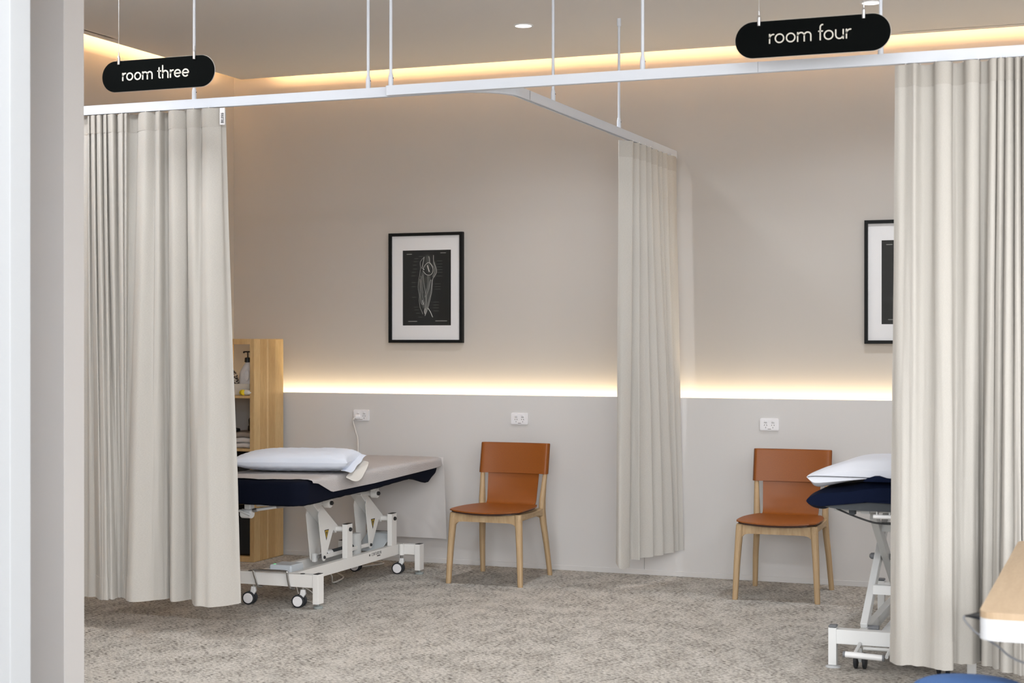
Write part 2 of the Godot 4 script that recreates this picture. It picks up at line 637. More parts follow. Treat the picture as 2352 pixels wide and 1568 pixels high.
# a wide window with a lit blind in the wall behind the camera
func window_light(called: String, x: float, power: float) -> void:
	var t := thing(called, P(x, 2.3, -2.58), "wide clinic window with a bright white blind behind the camera", "window", "clinic windows behind the camera")
	t.set_meta("kind", "structure")
	for q in [[0.0, 0.78, 2.7, 0.06], [0.0, -0.78, 2.7, 0.06], [-1.32, 0.0, 0.06, 1.5], [1.32, 0.0, 0.06, 1.5]]:
		var b := MB.new()
		b.box(P(x + q[0], 2.3 + q[1], -2.57), Vector3(q[2], q[3], 0.06), 0.004)
		part("window_frame", b, M.white, t)
	var g := MB.new()
	g.box(P(x, 2.3, -2.585), Vector3(2.6, 1.5, 0.01), 0.001)
	part("blind", g, M.lamp, t)
	var l := AreaLight3D.new()
	l.name = "daylight"
	l.area_size = Vector2(2.55, 1.45)
	l.light_color = Color(0.95, 0.975, 1.0)
	l.light_energy = power
	l.shadow_enabled = true
	l.area_range = 40.0
	l.area_attenuation = 2.0
	t.add_child(l)
	l.position = Vector3(0, 0, -0.02)


func strip_light(at: Vector3, turn: Vector3, length: float, width: float, power: float, col: Color, label: String) -> void:
	var t := thing("led_strip", at, label, "light strip")
	t.rotation_degrees = turn
	var o := MeshInstance3D.new()
	o.name = "diffuser"
	var b := MB.new()
	b.box(Vector3(0, 0, 0.004), Vector3(length, width, 0.006), 0.001)
	o.mesh = b.mesh(Vector3())
	o.material_override = M.strip
	t.add_child(o)
	var l := AreaLight3D.new()
	l.name = "glow"
	l.area_size = Vector2(length, width)
	l.light_color = col
	l.light_energy = power
	l.shadow_enabled = true
	l.area_range = 12.0
	l.area_attenuation = 2.0
	t.add_child(l)
	l.position = Vector3(0, 0, -0.001)


func downlight(x: float, d: float, power: float, label: String) -> void:
	var t := thing("downlight", P(x, CEIL, d), label, "ceiling light")
	var r := MB.new()
	r.lathe(P(x, CEIL, d), [Vector2(0.047, 0.0), Vector2(0.047, -0.004), Vector2(0.056, -0.004), Vector2(0.058, 0.0)], 32)
	part("trim_ring", r, M.white, t)
	var b := MB.new()
	b.lathe(P(x, CEIL, d), [Vector2(0.047, -0.003), Vector2(0.047, -0.0045)], 32)
	part("diffuser", b, M.lamp, t)
	var l := SpotLight3D.new()
	l.name = "beam"
	l.light_color = Color(0.955, 0.975, 1.0)
	l.light_energy = power
	l.light_size = 0.06
	l.spot_angle = 70.0
	l.spot_angle_attenuation = 1.0
	l.spot_range = 14.0
	l.spot_attenuation = 2.0
	l.shadow_enabled = true
	t.add_child(l)
	l.position = Vector3(0, -0.05, 0)
	l.rotation_degrees = Vector3(-90, 0, 0)


# ---------------------------------------------------------------- the room

func slab(x0: float, x1: float, y0: float, y1: float, d0: float, d1: float) -> MB:
	var b := MB.new()
	b.box(P((x0 + x1) / 2, (y0 + y1) / 2, (d0 + d1) / 2), Vector3(x1 - x0, y1 - y0, d1 - d0), 0.0015)
	return b


func room() -> void:
	var f := MB.new()
	f.box(P(-1.2, -0.06, 3.6), Vector3(9.8, 0.12, 12.6), 0.001)
	for i in f.t.size():
		f.t[i] = Vector2(f.v[i].x / 2.3, -f.v[i].z / 2.3)
	struct("floor", f, M.carpet, "grey beige flecked carpet floor", "floor")
	var c := slab(-5.64, 3.6, CEIL, CEIL + 0.16, -2.6, 9.44)
	c.box(P(-1.05, CEIL + 0.006, 9.465), Vector3(9.3, 0.012, 0.08), 0.001)
	c.box(P(-5.665, CEIL + 0.006, 3.45), Vector3(0.08, 0.012, 12.1), 0.001)
	c.box(P(-1.2, CEIL + 0.22, 3.6), Vector3(9.8, 0.1, 12.6), 0.001)
	struct("ceiling", c, M.ceiling, "warm white plaster ceiling with a lit slot along the walls", "ceiling")
	struct("wall_back", slab(-5.95, 3.6, 0, CEIL + 0.2, 9.62, 9.78), M.paint, "warm white back wall above the grey ledge")
	struct("wall_left", slab(-5.98, -5.83, 0, CEIL + 0.2, -2.6, 9.7), M.paint, "warm white side wall behind the left curtain")
	struct("wall_right", slab(3.5, 3.65, 0, CEIL + 0.2, -2.6, 9.7), M.wall_bright, "white side wall of the clinic outside the frame")
	struct("wall_front", slab(-5.95, 3.6, 0, CEIL + 0.2, -2.75, -2.6), M.wall_bright, "white clinic wall behind the camera")
	struct("wall_pillar", slab(-4.6, -3.771, 0, CEIL, 5.0, 5.125), M.pillar, "grey white wall end that the left curtain runs behind")
	struct("wall_near", slab(-4.6, -3.297, 0, CEIL, 4.1, 4.2), M.near, "bright white blurred wall edge at the far left")
	# dado: two panels with a hairline joint, a slot behind for the light strip
	var t := thing("trim", P(-2.8, 0, 9.56), "pale grey dado panelling with a light slot along its top", "wall panel")
	t.name = "trim_1"
	t.set_meta("kind", "structure")
	part("panel", slab(-5.83, -2.838, 0, 1.106, 9.55, 9.567), M.dado, t)
	part("panel", slab(-2.836, 3.5, 0, 1.106, 9.55, 9.567), M.dado, t)
	part("slot_bottom", slab(-5.83, 3.5, 1.05, 1.07, 9.567, 9.62), M.dado, t)
	struct("baseboard_back", slab(-5.83, 3.5, 0, 0.032, 9.543, 9.55), M.dado, "thin pale baseboard under the grey dado", "baseboard")


# ---------------------------------------------------------------- curtain tracks and rods

func rod_drop(x: float, d: float, label: String, y0 := 2.64) -> void:
	var t := thing("suspension_rod", P(x, y0, d), label, "rod")
	var b := MB.new()
	b.rod(P(x, y0 + 0.03, d), P(x, CEIL, d), 0.0072, 14)
	part("rod", b, M.track, t)
	var s := MB.new()
	s.lathe(P(x, y0, d), [Vector2(0.011, 0.0), Vector2(0.0115, 0.002), Vector2(0.0115, 0.04), Vector2(0.0085, 0.056), Vector2(0.0075, 0.058)], 16)
	part("socket", s, M.track, t)
	var w := MB.new()
	w.lathe(P(x, y0 + 0.035, d), [Vector2(0.0025, 0), Vector2(0.0025, 0.0135)], 8, Basis(Vector3(0, 0, 1), -PI / 2) )
	part("grub_screw", w, M.black, t)
	var c := MB.new()
	c.lathe(P(x, CEIL - 0.045, d), [Vector2(0.0085, 0.0), Vector2(0.0115, 0.004), Vector2(0.0115, 0.045)], 16)
	part("ceiling_socket", c, M.track, t)


func track_mesh(path: Array) -> MB:
	# hollow rail, open slot underneath
	var b := MB.new()
	var prof := [Vector2(-0.004, 0.0), Vector2(-0.014, 0.0), Vector2(-0.014, 0.045), Vector2(0.014, 0.045), Vector2(0.014, 0.0), Vector2(0.004, 0.0), Vector2(0.004, 0.006), Vector2(0.010, 0.006), Vector2(0.010, 0.040), Vector2(-0.010, 0.040), Vector2(-0.010, 0.006), Vector2(-0.004, 0.006)]
	var rings := []
	for i in path.size():
		var dir: Vector3 = (path[mini(i + 1, path.size() - 1)] - path[maxi(i - 1, 0)]).normalized()
		var side := dir.cross(Vector3.UP)
		var ring := []
		for p in prof:
			ring.append(path[i] + side * p.x + Vector3.UP * p.y)
		rings.append(ring)
	for i in rings.size() - 1:
		for k in prof.size():
			var j := (k + 1) % prof.size()
			var e: Vector2 = prof[j] - prof[k]
			var side: Vector3 = (rings[i][2] - rings[i][3]).normalized()
			quad_out(b, rings[i][k], rings[i][j], rings[i + 1][j], rings[i + 1][k], -side * -e.y + Vector3.UP * e.x)
	return b


func quad_out(b: MB, a: Vector3, c: Vector3, d: Vector3, e: Vector3, out: Vector3) -> void:
	b.quad(a, c, d, e, out)


func tracks() -> void:
	var y := 2.595
	var path := [P(-5.83, y, 6.69), P(-2.89, y, 6.69)]
	for i in range(1, 13):
		var w := PI / 2 * i / 12.0
		path.append(P(-2.89 + 0.23 * sin(w), y, 6.92 - 0.23 * cos(w)))
	path.append(P(-2.66, y, 9.619))
	var t := thing("curtain_track", P(-4, y, 6.69), "white curtain rail of room three bending round to the back wall", "curtain rail")
	part("rail", track_mesh(path), M.track, t)
	var j := MB.new()
	j.box(P(-2.6455, y + 0.0225, 7.02), Vector3(0.001, 0.045, 0.002), 0.0003)
	part("joint", j, M.slot, t)
	t = thing("curtain_track", P(-1.5, y, 6.655), "straight white curtain rail of room four in front", "curtain rail")
	part("rail", track_mesh([P(-3.213, y, 6.655), P(-1.475, y, 6.655)]), M.track, t)
	part("rail", track_mesh([P(-1.474, y, 6.655), P(0.6, y, 6.655)]), M.track, t)
	var e := MB.new()
	e.box(P(-3.2145, y + 0.0225, 6.655), Vector3(0.003, 0.045, 0.028), 0.001)
	part("end_cap", e, M.track, t)
	rod_drop(-4.277, 6.69, "white suspension rod behind the room three sign")
	rod_drop(-3.33, 6.69, "left one of the two close white rods on the front rails")
	rod_drop(-3.196, 6.655, "right one of the two close white rods at the rail end")
	rod_drop(-1.985, 6.655, "white suspension rod on the front rail between downlight and room four sign")
	rod_drop(-0.966, 6.655, "white suspension rod behind the right end of the room four sign")
	rod_drop(-2.66, 7.38, "white rod on the side rail, seen behind the front rail")
	rod_drop(-2.66, 8.46, "shorter looking white rod above the middle curtain")


# ---------------------------------------------------------------- curtains

# pts: [x top, d top, x hem, d hem]
func curtain(called: String, label: String, pts: Array, y_top: float, y_hem: float, per: int) -> Node3D:
	var tops := []
	var hems := []
	for p in pts:
		tops.append(Vector2(p[0], p[1]))
		hems.append(Vector2(p[2], p[3]))
	var drops := []
	for p in pts:
		drops.append(Vector2(p[4] if p.size() > 4 else 0.0, 0.0))
	drops = spline(drops, per)
	tops = spline(tops, per)
	hems = spline(hems, per)
	var mid := Vector2()
	for p in tops:
		mid += p
	mid /= tops.size()
	var o := thing(called, P(mid.x, y_hem, mid.y), label, "curtain")
	var wob := noise(0.5, 17 + pts.size(), 2)
	var at := func(i: int, s: float) -> Vector3:   # s 0 at the top, 1 at the hem
		var k := smoothstep(0.0, 1.0, s) * 0.35 + s * 0.65
		var q: Vector2 = tops[i].lerp(hems[i], k)
		var len_ := float(i)
		var amp := 0.006 * s * (1.0 - s * 0.6)
		q += Vector2(wob.get_noise_2d(len_ * 0.25, s * 6.0), wob.get_noise_2d(len_ * 0.25 + 300, s * 6.0)) * amp
		return P(q.x, lerpf(y_top, y_hem + drops[i].x, s) + 0.004 * wob.get_noise_2d(len_ * 0.15, 90) * s, q.y)
	var H := y_top - y_hem
	var s_head := 0.085 / H
	var s_hem := 1.0 - 0.11 / H
	var cols := tops.size()
	var build := func(s0: float, s1: float, n: int, th: float) -> MB:
		var b := MB.new()
		var rows := []
		for r in n + 1:
			var line := PackedVector3Array()
			for i in cols:
				line.append(at.call(i, lerpf(s0, s1, float(r) / n)))
			rows.append(line)
		b.sheet(rows, th, Vector2(cols / float(per) / 7.0, (s1 - s0) * H / 0.6))
		return b
	part("fabric", build.call(s_head, s_hem, 34, 0.002), M.linen, o)
	part("heading_band", build.call(0.0, s_head + 0.002, 3, 0.0045), M.linen_band, o)
	part("hem_band", build.call(s_hem - 0.001, 1.0, 3, 0.0042), M.linen, o)
	# hooks into the rail
	for i in range(per * 2, cols - 2, per * 3):
		var h := MB.new()
		var p: Vector3 = at.call(i, 0.0)
		h.tube([p + Vector3(0, -0.012, 0), p + Vector3(0, 0.004, 0.001), Vector3(p.x, 2.597, p.z)], 0.0016, 6)
		part("hook", h, M.white, o)
	o.set_meta("edge", [at.call(cols - 1, 0.0), at.call(cols - 1, s_head)])
	return o


func curtains() -> void:
	var l := [[-5.6,6.70,-5.5,6.72],[-5.3,6.66,-5.3,6.68],[-5.1,6.71,-5.1,6.72],[-4.933,6.710,-4.948,6.730],[-4.890,6.680,-4.912,6.720],[-4.899,6.710,-4.881,6.725],[-4.872,6.680,-4.866,6.715],[-4.849,6.670,-4.822,6.680],[-4.865,6.710,-4.808,6.675],[-4.848,6.690,-4.797,6.670],[-4.815,6.670,-4.777,6.668],[-4.823,6.710,-4.772,6.675],[-4.806,6.690,-4.781,6.695],[-4.779,6.670,-4.766,6.700],[-4.800,6.710,-4.767,6.730],[-4.783,6.690,-4.767,6.745],[-4.733,6.660,-4.773,6.760],[-4.738,6.700,-4.766,6.765],[-4.740,6.710,-4.755,6.765],[-4.708,6.680,-4.745,6.762],[-4.683,6.670,-4.735,6.758],[-4.684,6.690,-4.727,6.754],[-4.658,6.670,-4.719,6.750],[-4.672,6.720,-4.709,6.740],[-4.626,6.725,-4.692,6.720],[-4.595,6.690,-4.666,6.690],[-4.536,6.660,-4.626,6.680],[-4.510,6.700,-4.567,6.725],[-4.489,6.680,-4.554,6.750],[-4.464,6.670,-4.541,6.780],[-4.468,6.710,-4.527,6.810],[-4.466,6.725,-4.519,6.825],[-4.445,6.720,-4.516,6.840],[-4.413,6.680,-4.474,6.780],[-4.373,6.660,-4.443,6.760],[-4.334,6.700,-4.414,6.800],[-4.333,6.710,-4.389,6.840],[-4.302,6.670,-4.332,6.760],[-4.261,6.660,-4.302,6.720],[-4.244,6.700,-4.255,6.678],[-4.215,6.670,-4.215,6.685],[-4.175,6.660,-4.176,6.690],[-4.130,6.690,-4.132,6.750],[-4.137,6.710,-4.105,6.810],[-4.120,6.725,-4.097,6.825]]
	var a := curtain("curtain", "beige linen curtain drawn back under the room three sign", l, 2.590, 0.165, 6)
	var tg := MB.new()
	tg.box(P(-4.109, 2.548, 6.675), Vector3(0.026, 0.082, 0.0016), 0.0004, Basis(Vector3.UP, 0.25))
	var lab := part("tag_label", tg, M.plastic, a, "white woven label")
	var tm := TextMesh.new()
	tm.text = "BLISS"
	var sf := SystemFont.new()
	sf.font_names = PackedStringArray(["Droid Serif"])
	sf.font_weight = 700
	tm.font = sf
	tm.font_size = 16
	tm.pixel_size = 0.0011
	tm.depth = 0.0008
	var tt := MeshInstance3D.new()
	tt.name = "lettering"
	tt.mesh = tm
	tt.material_override = M.black
	lab.add_child(tt)
	tt.transform = Transform3D(Basis(Vector3.UP, 0.25) * Basis(Vector3(0, 0, 1), PI / 2), P(-4.107, 2.54, 6.673) - base_of(lab))
	var r := [[-0.908,6.660,-0.940,6.750],[-0.889,6.650,-0.915,6.710],[-0.865,6.650,-0.890,6.685],[-0.841,6.630,-0.861,6.690],[-0.823,6.620,-0.835,6.690],[-0.808,6.670,-0.809,6.695],[-0.785,6.680,-0.782,6.685],[-0.759,6.670,-0.762,6.665],[-0.741,6.630,-0.743,6.650],[-0.711,6.620,-0.717,6.640],[-0.686,6.640,-0.682,6.650],[-0.683,6.680,-0.679,6.670],[-0.678,6.680,-0.688,6.730],[-0.663,6.685,-0.688,6.800],[-0.639,6.670,-0.664,6.800],[-0.622,6.630,-0.638,6.805],[-0.599,6.620,-0.615,6.815],[-0.577,6.640,-0.601,6.850],[-0.572,6.675,-0.593,6.880],[-0.555,6.680,-0.586,6.900],[-0.541,6.670,-0.580,6.850],[-0.531,6.630,-0.574,6.800],[-0.519,6.620,-0.557,6.785],[-0.508,6.630,-0.536,6.800],[-0.507,6.670,-0.534,6.800],[-0.501,6.630,-0.531,6.780],[-0.489,6.620,-0.510,6.750],[-0.477,6.640,-0.499,6.760],[-0.475,6.670,-0.496,6.740],[-0.469,6.630,-0.490,6.690],[-0.455,6.620,-0.473,6.680],[-0.442,6.650,-0.446,6.700],[-0.440,6.670,-0.444,6.700],[-0.434,6.630,-0.441,6.680],[-0.424,6.620,-0.429,6.670],[-0.416,6.650,-0.414,6.650],[-0.412,6.670,-0.412,6.670],[-0.405,6.630,-0.406,6.650],[-0.388,6.620,-0.386,6.650],[-0.371,6.670,-0.365,6.680],[-0.365,6.630,-0.357,6.670],[-0.338,6.620,-0.332,6.650],[-0.324,6.670,-0.309,6.680],[-0.290,6.630,-0.283,6.650],[-0.2,6.68,-0.2,6.70],[-0.15,6.63,-0.15,6.65]]
	curtain("curtain", "pale beige linen curtain at the right edge, under the room four sign", r, 2.590, 0.127, 6)
	var m := [[-2.70,8.58,-2.815,8.90,-0.01],[-2.672,8.61,-2.785,8.88,-0.04],[-2.636,8.65,-2.755,8.97,-0.04],[-2.695,8.665,-2.805,8.985],[-2.655,8.72,-2.75,9.0],[-2.632,8.76,-2.70,8.99],[-2.692,8.77,-2.77,9.03],[-2.64,8.83,-2.70,9.12],[-2.625,8.86,-2.665,9.16],[-2.69,8.87,-2.725,9.18],[-2.645,8.93,-2.66,9.23],[-2.625,8.97,-2.632,9.26],[-2.69,8.98,-2.70,9.27],[-2.64,9.05,-2.63,9.34],[-2.625,9.10,-2.60,9.38],[-2.688,9.11,-2.67,9.39],[-2.625,9.2,-2.615,9.43],[-2.68,9.21,-2.65,9.44],[-2.62,9.3,-2.595,9.47],[-2.675,9.31,-2.63,9.48],[-2.625,9.42,-2.60,9.495],[-2.62,9.5,-2.575,9.505]]
	curtain("curtain", "narrow gathered beige curtain between the two chairs at the back wall", m, 2.590, 0.17, 7)


# ---------------------------------------------------------------- hanging signs

func ribbon(b: MB, pts: Array, w: float, org: Vector3, ux: Vector3, uz: Vector3, th: float) -> void:
	var lf := []
	var rt := []
	var closed: bool = pts.size() > 2 and pts[0].distance_to(pts[-1]) < 0.0001
	for i in pts.size():
		var a: Vector2 = pts[maxi(i - 1, 0)]
		var c: Vector2 = pts[mini(i + 1, pts.size() - 1)]
		if closed and (i == 0 or i == pts.size() - 1):
			a = pts[pts.size() - 2]
			c = pts[1]
		var d := (c - a).normalized().orthogonal() * w / 2.0
		lf.append(pts[i] + d)
		rt.append(pts[i] - d)
	var at := func(p: Vector2, k: float) -> Vector3: return org + ux * p.x + Vector3.UP * p.y + uz * k
	for i in pts.size() - 1:
		b.quad(at.call(lf[i], th), at.call(lf[i + 1], th), at.call(rt[i + 1], th), at.call(rt[i], th), uz)
		var ln: Vector2 = lf[i] - pts[i]
		b.quad(at.call(lf[i], th), at.call(lf[i + 1], th), at.call(lf[i + 1], 0), at.call(lf[i], 0), ux * ln.x + Vector3.UP * ln.y)
		b.quad(at.call(rt[i], th), at.call(rt[i + 1], th), at.call(rt[i + 1], 0), at.call(rt[i], 0), -ux * ln.x - Vector3.UP * ln.y)
	if not closed:
		for e in [0, pts.size() - 1]:
			var d: Vector2 = pts[0] - pts[1] if e == 0 else pts[-1] - pts[-2]
			b.quad(at.call(lf[e], th), at.call(rt[e], th), at.call(rt[e], 0), at.call(lf[e], 0), ux * d.x + Vector3.UP * d.y)


func arc(c: Vector2, r: Vector2, a0: float, a1: float, n := 18) -> Array:
	var out := []
	for i in n + 1:
		var w := deg_to_rad(lerpf(a0, a1, float(i) / n))
		out.append(c + Vector2(cos(w), sin(w)) * r)
	return out


# strokes of a geometric sans in x-heights, and how far to move on
func glyph(ch: String, s: float) -> Array:
	var r := 0.5 - s / 2
	match ch:
		"r": return [[[Vector2(s / 2, 0), Vector2(s / 2, 1)], [Vector2(s / 2, 0.5)] + arc(Vector2(0.46, 0.52), Vector2(0.46 - s / 2, 0.48 - s / 2), 170, 78)], 0.60]
		"o": return [[arc(Vector2(0.5, 0.5), Vector2(r, r), 0, 360, 36)], 1.16]
		"m":
			var k := 0.34
			return [[[Vector2(s / 2, 0), Vector2(s / 2, 1)], arc(Vector2(s / 2 + k, 1 - k - s / 2), Vector2(k, k), 180, 0) + [Vector2(s / 2 + 2 * k, 0)], arc(Vector2(s / 2 + 3 * k, 1 - k - s / 2), Vector2(k, k), 180, 0) + [Vector2(s / 2 + 4 * k, 0)]], 4 * k + s + 0.2]
		"t": return [[[Vector2(0.24, 1.38), Vector2(0.24, 0.22)] + arc(Vector2(0.42, 0.22), Vector2(0.18, 0.22 - s / 2), 180, 285, 10), [Vector2(0, 1 - s / 2), Vector2(0.54, 1 - s / 2)]], 0.68]
		"h":
			var k := 0.38
			return [[[Vector2(s / 2, 0), Vector2(s / 2, 1.62)], arc(Vector2(s / 2 + k, 1 - k - s / 2), Vector2(k, k), 180, 0) + [Vector2(s / 2 + 2 * k, 0)]], 2 * k + s + 0.2]
		"e": return [[[Vector2(s / 2, 0.5), Vector2(1 - s / 2, 0.5)] , arc(Vector2(0.5, 0.5), Vector2(r, r), 0, 318, 32)], 1.14]
		"f": return [[arc(Vector2(0.44, 1.34), Vector2(0.24, 0.26), 75, 180, 12) + [Vector2(0.2, 0)], [Vector2(0, 1 - s / 2), Vector2(0.48, 1 - s / 2)]], 0.56]
		"u":
			var k := 0.38
			return [[[Vector2(s / 2, 1)] + arc(Vector2(s / 2 + k, k + s / 2), Vector2(k, k), 180, 360), [Vector2(s / 2 + 2 * k, 1), Vector2(s / 2 + 2 * k, 0)]], 2 * k + s + 0.2]
	return [[], 0.5]


func sign_board(x0: float, x1: float, yc: float, text: String, tx: float, tw: float, ty: float, clips: Array, s: float, label: String) -> void:
	var d := 6.3
	var h := 0.145
	var o := thing("hanging_sign", P((x0 + x1) / 2, yc, d), label, "sign")
	var poly := PackedVector2Array()
	for p in arc(Vector2(x1 - h / 2, yc), Vector2(h / 2, h / 2), -90, 90, 28) + arc(Vector2(x0 + h / 2, yc), Vector2(h / 2, h / 2), 90, 270, 28):
		poly.append(p)
	var b := MB.new()
	b.prism(poly, P(0, 0, d), Vector3.RIGHT, Vector3.UP, Vector3.BACK, 0.006)
	part("board", b, M.sign, o)
	var e := MB.new()
	var edge := []
	for p in poly:
		edge.append(p)
	edge.append(poly[0])
	ribbon(e, edge, 0.003, P(0, 0, d + 0.005), Vector3.RIGHT, Vector3.BACK, 0.004)
	part("edge_trim", e, M.sign_edge, o, "pale edge of the board")
	# letters
	var w := 0.0
	for ch in text:
		w += glyph(ch, s)[1]
	var k := tw / (w - 0.12)
	var x := tx
	for ch in text:
		var g := glyph(ch, s)
		if g[0].size():
			var l := MB.new()
			for st in g[0]:
				var pts := []
				for p in st:
					pts.append(Vector2(x, ty) + p * k)
				ribbon(l, pts, s * k, P(0, 0, d - 0.003), Vector3.RIGHT, Vector3.BACK, 0.002)
			part("letter", l, M.letter, o)
		x += g[1] * k
	for cx in clips:
		var c := MB.new()
		var top := yc + h / 2
		c.lathe(P(cx, top - 0.018, d - 0.006), [Vector2(0.0065, 0), Vector2(0.007, 0.001), Vector2(0.007, 0.034), Vector2(0.004, 0.041), Vector2(0.0035, 0.042), Vector2(0.0035, 0.06), Vector2(0.002, 0.062)], 16)
		part("clip", c, M.alu, o)
		var wire := MB.new()
		wire.rod(P(cx, top + 0.044, d - 0.006), P(cx, CEIL, d - 0.006), 0.0009, 6)
		part("wire", wire, M.alu, o)


func signs() -> void:
	sign_board(-4.531, -3.919, 2.702, "room three", -4.418, 0.366, 2.6795, [-4.436, -4.024], 0.16, "black pill shaped hanging sign reading room three")
	sign_board(-1.490, -0.876, 2.667, "room four", -1.353, 0.323, 2.648, [-1.393, -0.979], 0.125, "black pill shaped hanging sign reading room four")


# ---------------------------------------------------------------- framed prints

func picture(x0: float, x1: float, y0: float, y1: float, pr: Rect2, print_mat: Material, label: String) -> void:
	var o := thing("framed_print", P((x0 + x1) / 2, y0, 9.62), label, "picture")
	var D0 := 9.62
	var w := 0.020
	var fr := MB.new()
	var dep := 0.034
	# mitred bars
	var A := [Vector2(x0, y0), Vector2(x1, y0), Vector2(x1, y1), Vector2(x0, y1)]
	var B := [Vector2(x0 + w, y0 + w), Vector2(x1 - w, y0 + w), Vector2(x1 - w, y1 - w), Vector2(x0 + w, y1 - w)]
	for i in 4:
		var j := (i + 1) % 4
		var bar := MB.new()
		bar.prism(PackedVector2Array([A[i], A[j], B[j], B[i]]), P(0, 0, D0 - dep / 2), Vector3.RIGHT, Vector3.UP, Vector3.BACK, dep)
		part("frame_bar", bar, M.frame, o)
	# mount with a window
	var m := MB.new()
	var C := [pr.position, Vector2(pr.end.x, pr.position.y), pr.end, Vector2(pr.position.x, pr.end.y)]
	for i in 4:
		var j := (i + 1) % 4
		m.prism(PackedVector2Array([B[i], B[j], C[j], C[i]]), P(0, 0, D0 - 0.016), Vector3.RIGHT, Vector3.UP, Vector3.BACK, 0.003)
	part("mount", m, M.matboard, o)
	var q := MB.new()
	var dd := D0 - 0.0135
	var a := P(pr.position.x - 0.002, pr.position.y - 0.002, dd)
	var b := P(pr.end.x + 0.002, pr.position.y - 0.002, dd)
	var c := P(pr.end.x + 0.002, pr.end.y + 0.002, dd)
	var e := P(pr.position.x - 0.002, pr.end.y + 0.002, dd)
	var z := Vector3.BACK
	q.tri(a, b, c, z, z, z, Vector2(0, 1), Vector2(1, 1), Vector2(1, 0))
	q.tri(a, c, e, z, z, z, Vector2(0, 1), Vector2(1, 0), Vector2(0, 0))
	part("print", q, print_mat, o)
	var back := slab(x0 + 0.01, x1 - 0.01, y0 + 0.01, y1 - 0.01, D0 - 0.012, D0 - 0.001)
	part("backing", back, M.frame, o)
	var g := slab(x0 + w, x1 - w, y0 + w, y1 - w, D0 - 0.0225, D0 - 0.0205)
	part("glass", g, M.glass, o)


func pictures() -> void:
	picture(-4.622, -4.088, 1.444, 2.172, Rect2(-4.525, 1.559, 0.350, 0.498), M.poster, "black framed white mounted print of a leg drawn on black, above the left chair")
	picture(-1.487, -0.953, 1.441, 2.175, Rect2(-1.388, 1.557, 0.336, 0.498), M.poster2, "black framed print half hidden by the curtain at right")


# ---------------------------------------------------------------- power outlets

func outlet(xc: float, yc: float, first_used: bool, label: String) -> Node3D:
	var D0 := 9.55
	var o := thing("power_outlet", P(xc, yc, D0), label, "power outlet")
	var b := MB.new()
	var poly := PackedVector2Array()
	for p in rrect(0.0575, 0.037, 0.008, 5):
		poly.append(p)
	b.prism(poly, P(xc, yc, D0 - 0.0045), Vector3.RIGHT, Vector3.UP, Vector3.BACK, 0.009)
	var inner := PackedVector2Array()
	for p in rrect(0.054, 0.0335, 0.007, 5):
		inner.append(p)
	b.prism(inner, P(xc, yc, D0 - 0.0100), Vector3.RIGHT, Vector3.UP, Vector3.BACK, 0.002)
	part("plate", b, M.plastic, o)
	for s in [-1, 1]:
		var cx: float = xc + s * 0.0225
		var sw := MB.new()
		sw.box(P(cx, yc + 0.018, D0 - 0.0125), Vector3(0.014, 0.013, 0.004), 0.001, Basis(Vector3.RIGHT, 0.12))
		part("switch", sw, M.plastic, o)
		var ln := MB.new()
		ln.box(P(cx, yc + 0.0095, D0 - 0.0112), Vector3(0.018, 0.0022, 0.0012), 0.0003)
		part("switch_gap", ln, M.print, o)
		for k in [[-0.0072, -0.004, 0.5], [0.0072, -0.004, -0.5], [0.0, -0.019, 0.0]]:
			var sl := MB.new()
			sl.box(P(cx + k[0], yc + k[1], D0 - 0.0112), Vector3(0.0028, 0.0085, 0.0012), 0.0003, Basis(Vector3(0, 0, 1), -k[2]))
			part("socket_slot", sl, M.slot, o)
	var mk := MB.new()
	mk.box(P(xc + 0.001, yc - 0.028, D0 - 0.0112), Vector3(0.02, 0.0032, 0.0008), 0.0002)
	part("imprint", mk, M.print, o)
	return o


func outlets() -> void:
	outlet(-4.802, 0.960, true, "white double power outlet with a plug in it, left of the chair")
	outlet(-3.669, 0.957, false, "empty white double power outlet above the left chair")
	outlet(-2.048, 0.952, false, "empty white double power outlet right of the middle curtain")
	# plug and lead of the left treatment table
	var o := thing("power_lead", P(-4.822, 0.945, 9.53), "white plug and lead hanging from the outlet to the left treatment table", "power cord")
	var pl := MB.new()
	pl.lathe(P(-4.8245, 0.949, 9.539), [Vector2(0.019, 0), Vector2(0.020, 0.004), Vector2(0.019, 0.020), Vector2(0.012, 0.034), Vector2(0.006, 0.038)], 20, Basis(Vector3.RIGHT, PI / 2))
	part("plug", pl, M.plastic, o)
	var b := MB.new()
	var pts := [P(-4.826, 0.946, 9.505), P(-4.832, 0.938, 9.492), P(-4.842, 0.92, 9.50), P(-4.836, 0.86, 9.522), P(-4.822, 0.80, 9.53), P(-4.82, 0.70, 9.53), P(-4.818, 0.35, 9.53), P(-4.81, 0.06, 9.51), P(-4.76, 0.006, 9.44), P(-4.62, 0.006, 9.42), P(-4.55, 0.006, 9.36), P(-4.60, 0.006, 9.22), P(-4.70, 0.006, 9.0), P(-4.62, 0.006, 8.86), P(-4.52, 0.006, 8.74), P(-4.48, 0.006, 8.60), P(-4.47, 0.010, 8.50), P(-4.42, 0.06, 8.40), P(-4.38, 0.115, 8.28)]
	b.tube(spline(pts, 8), 0.0052, 8)
	part("lead", b, M.cord, o)


# ---------------------------------------------------------------- chairs

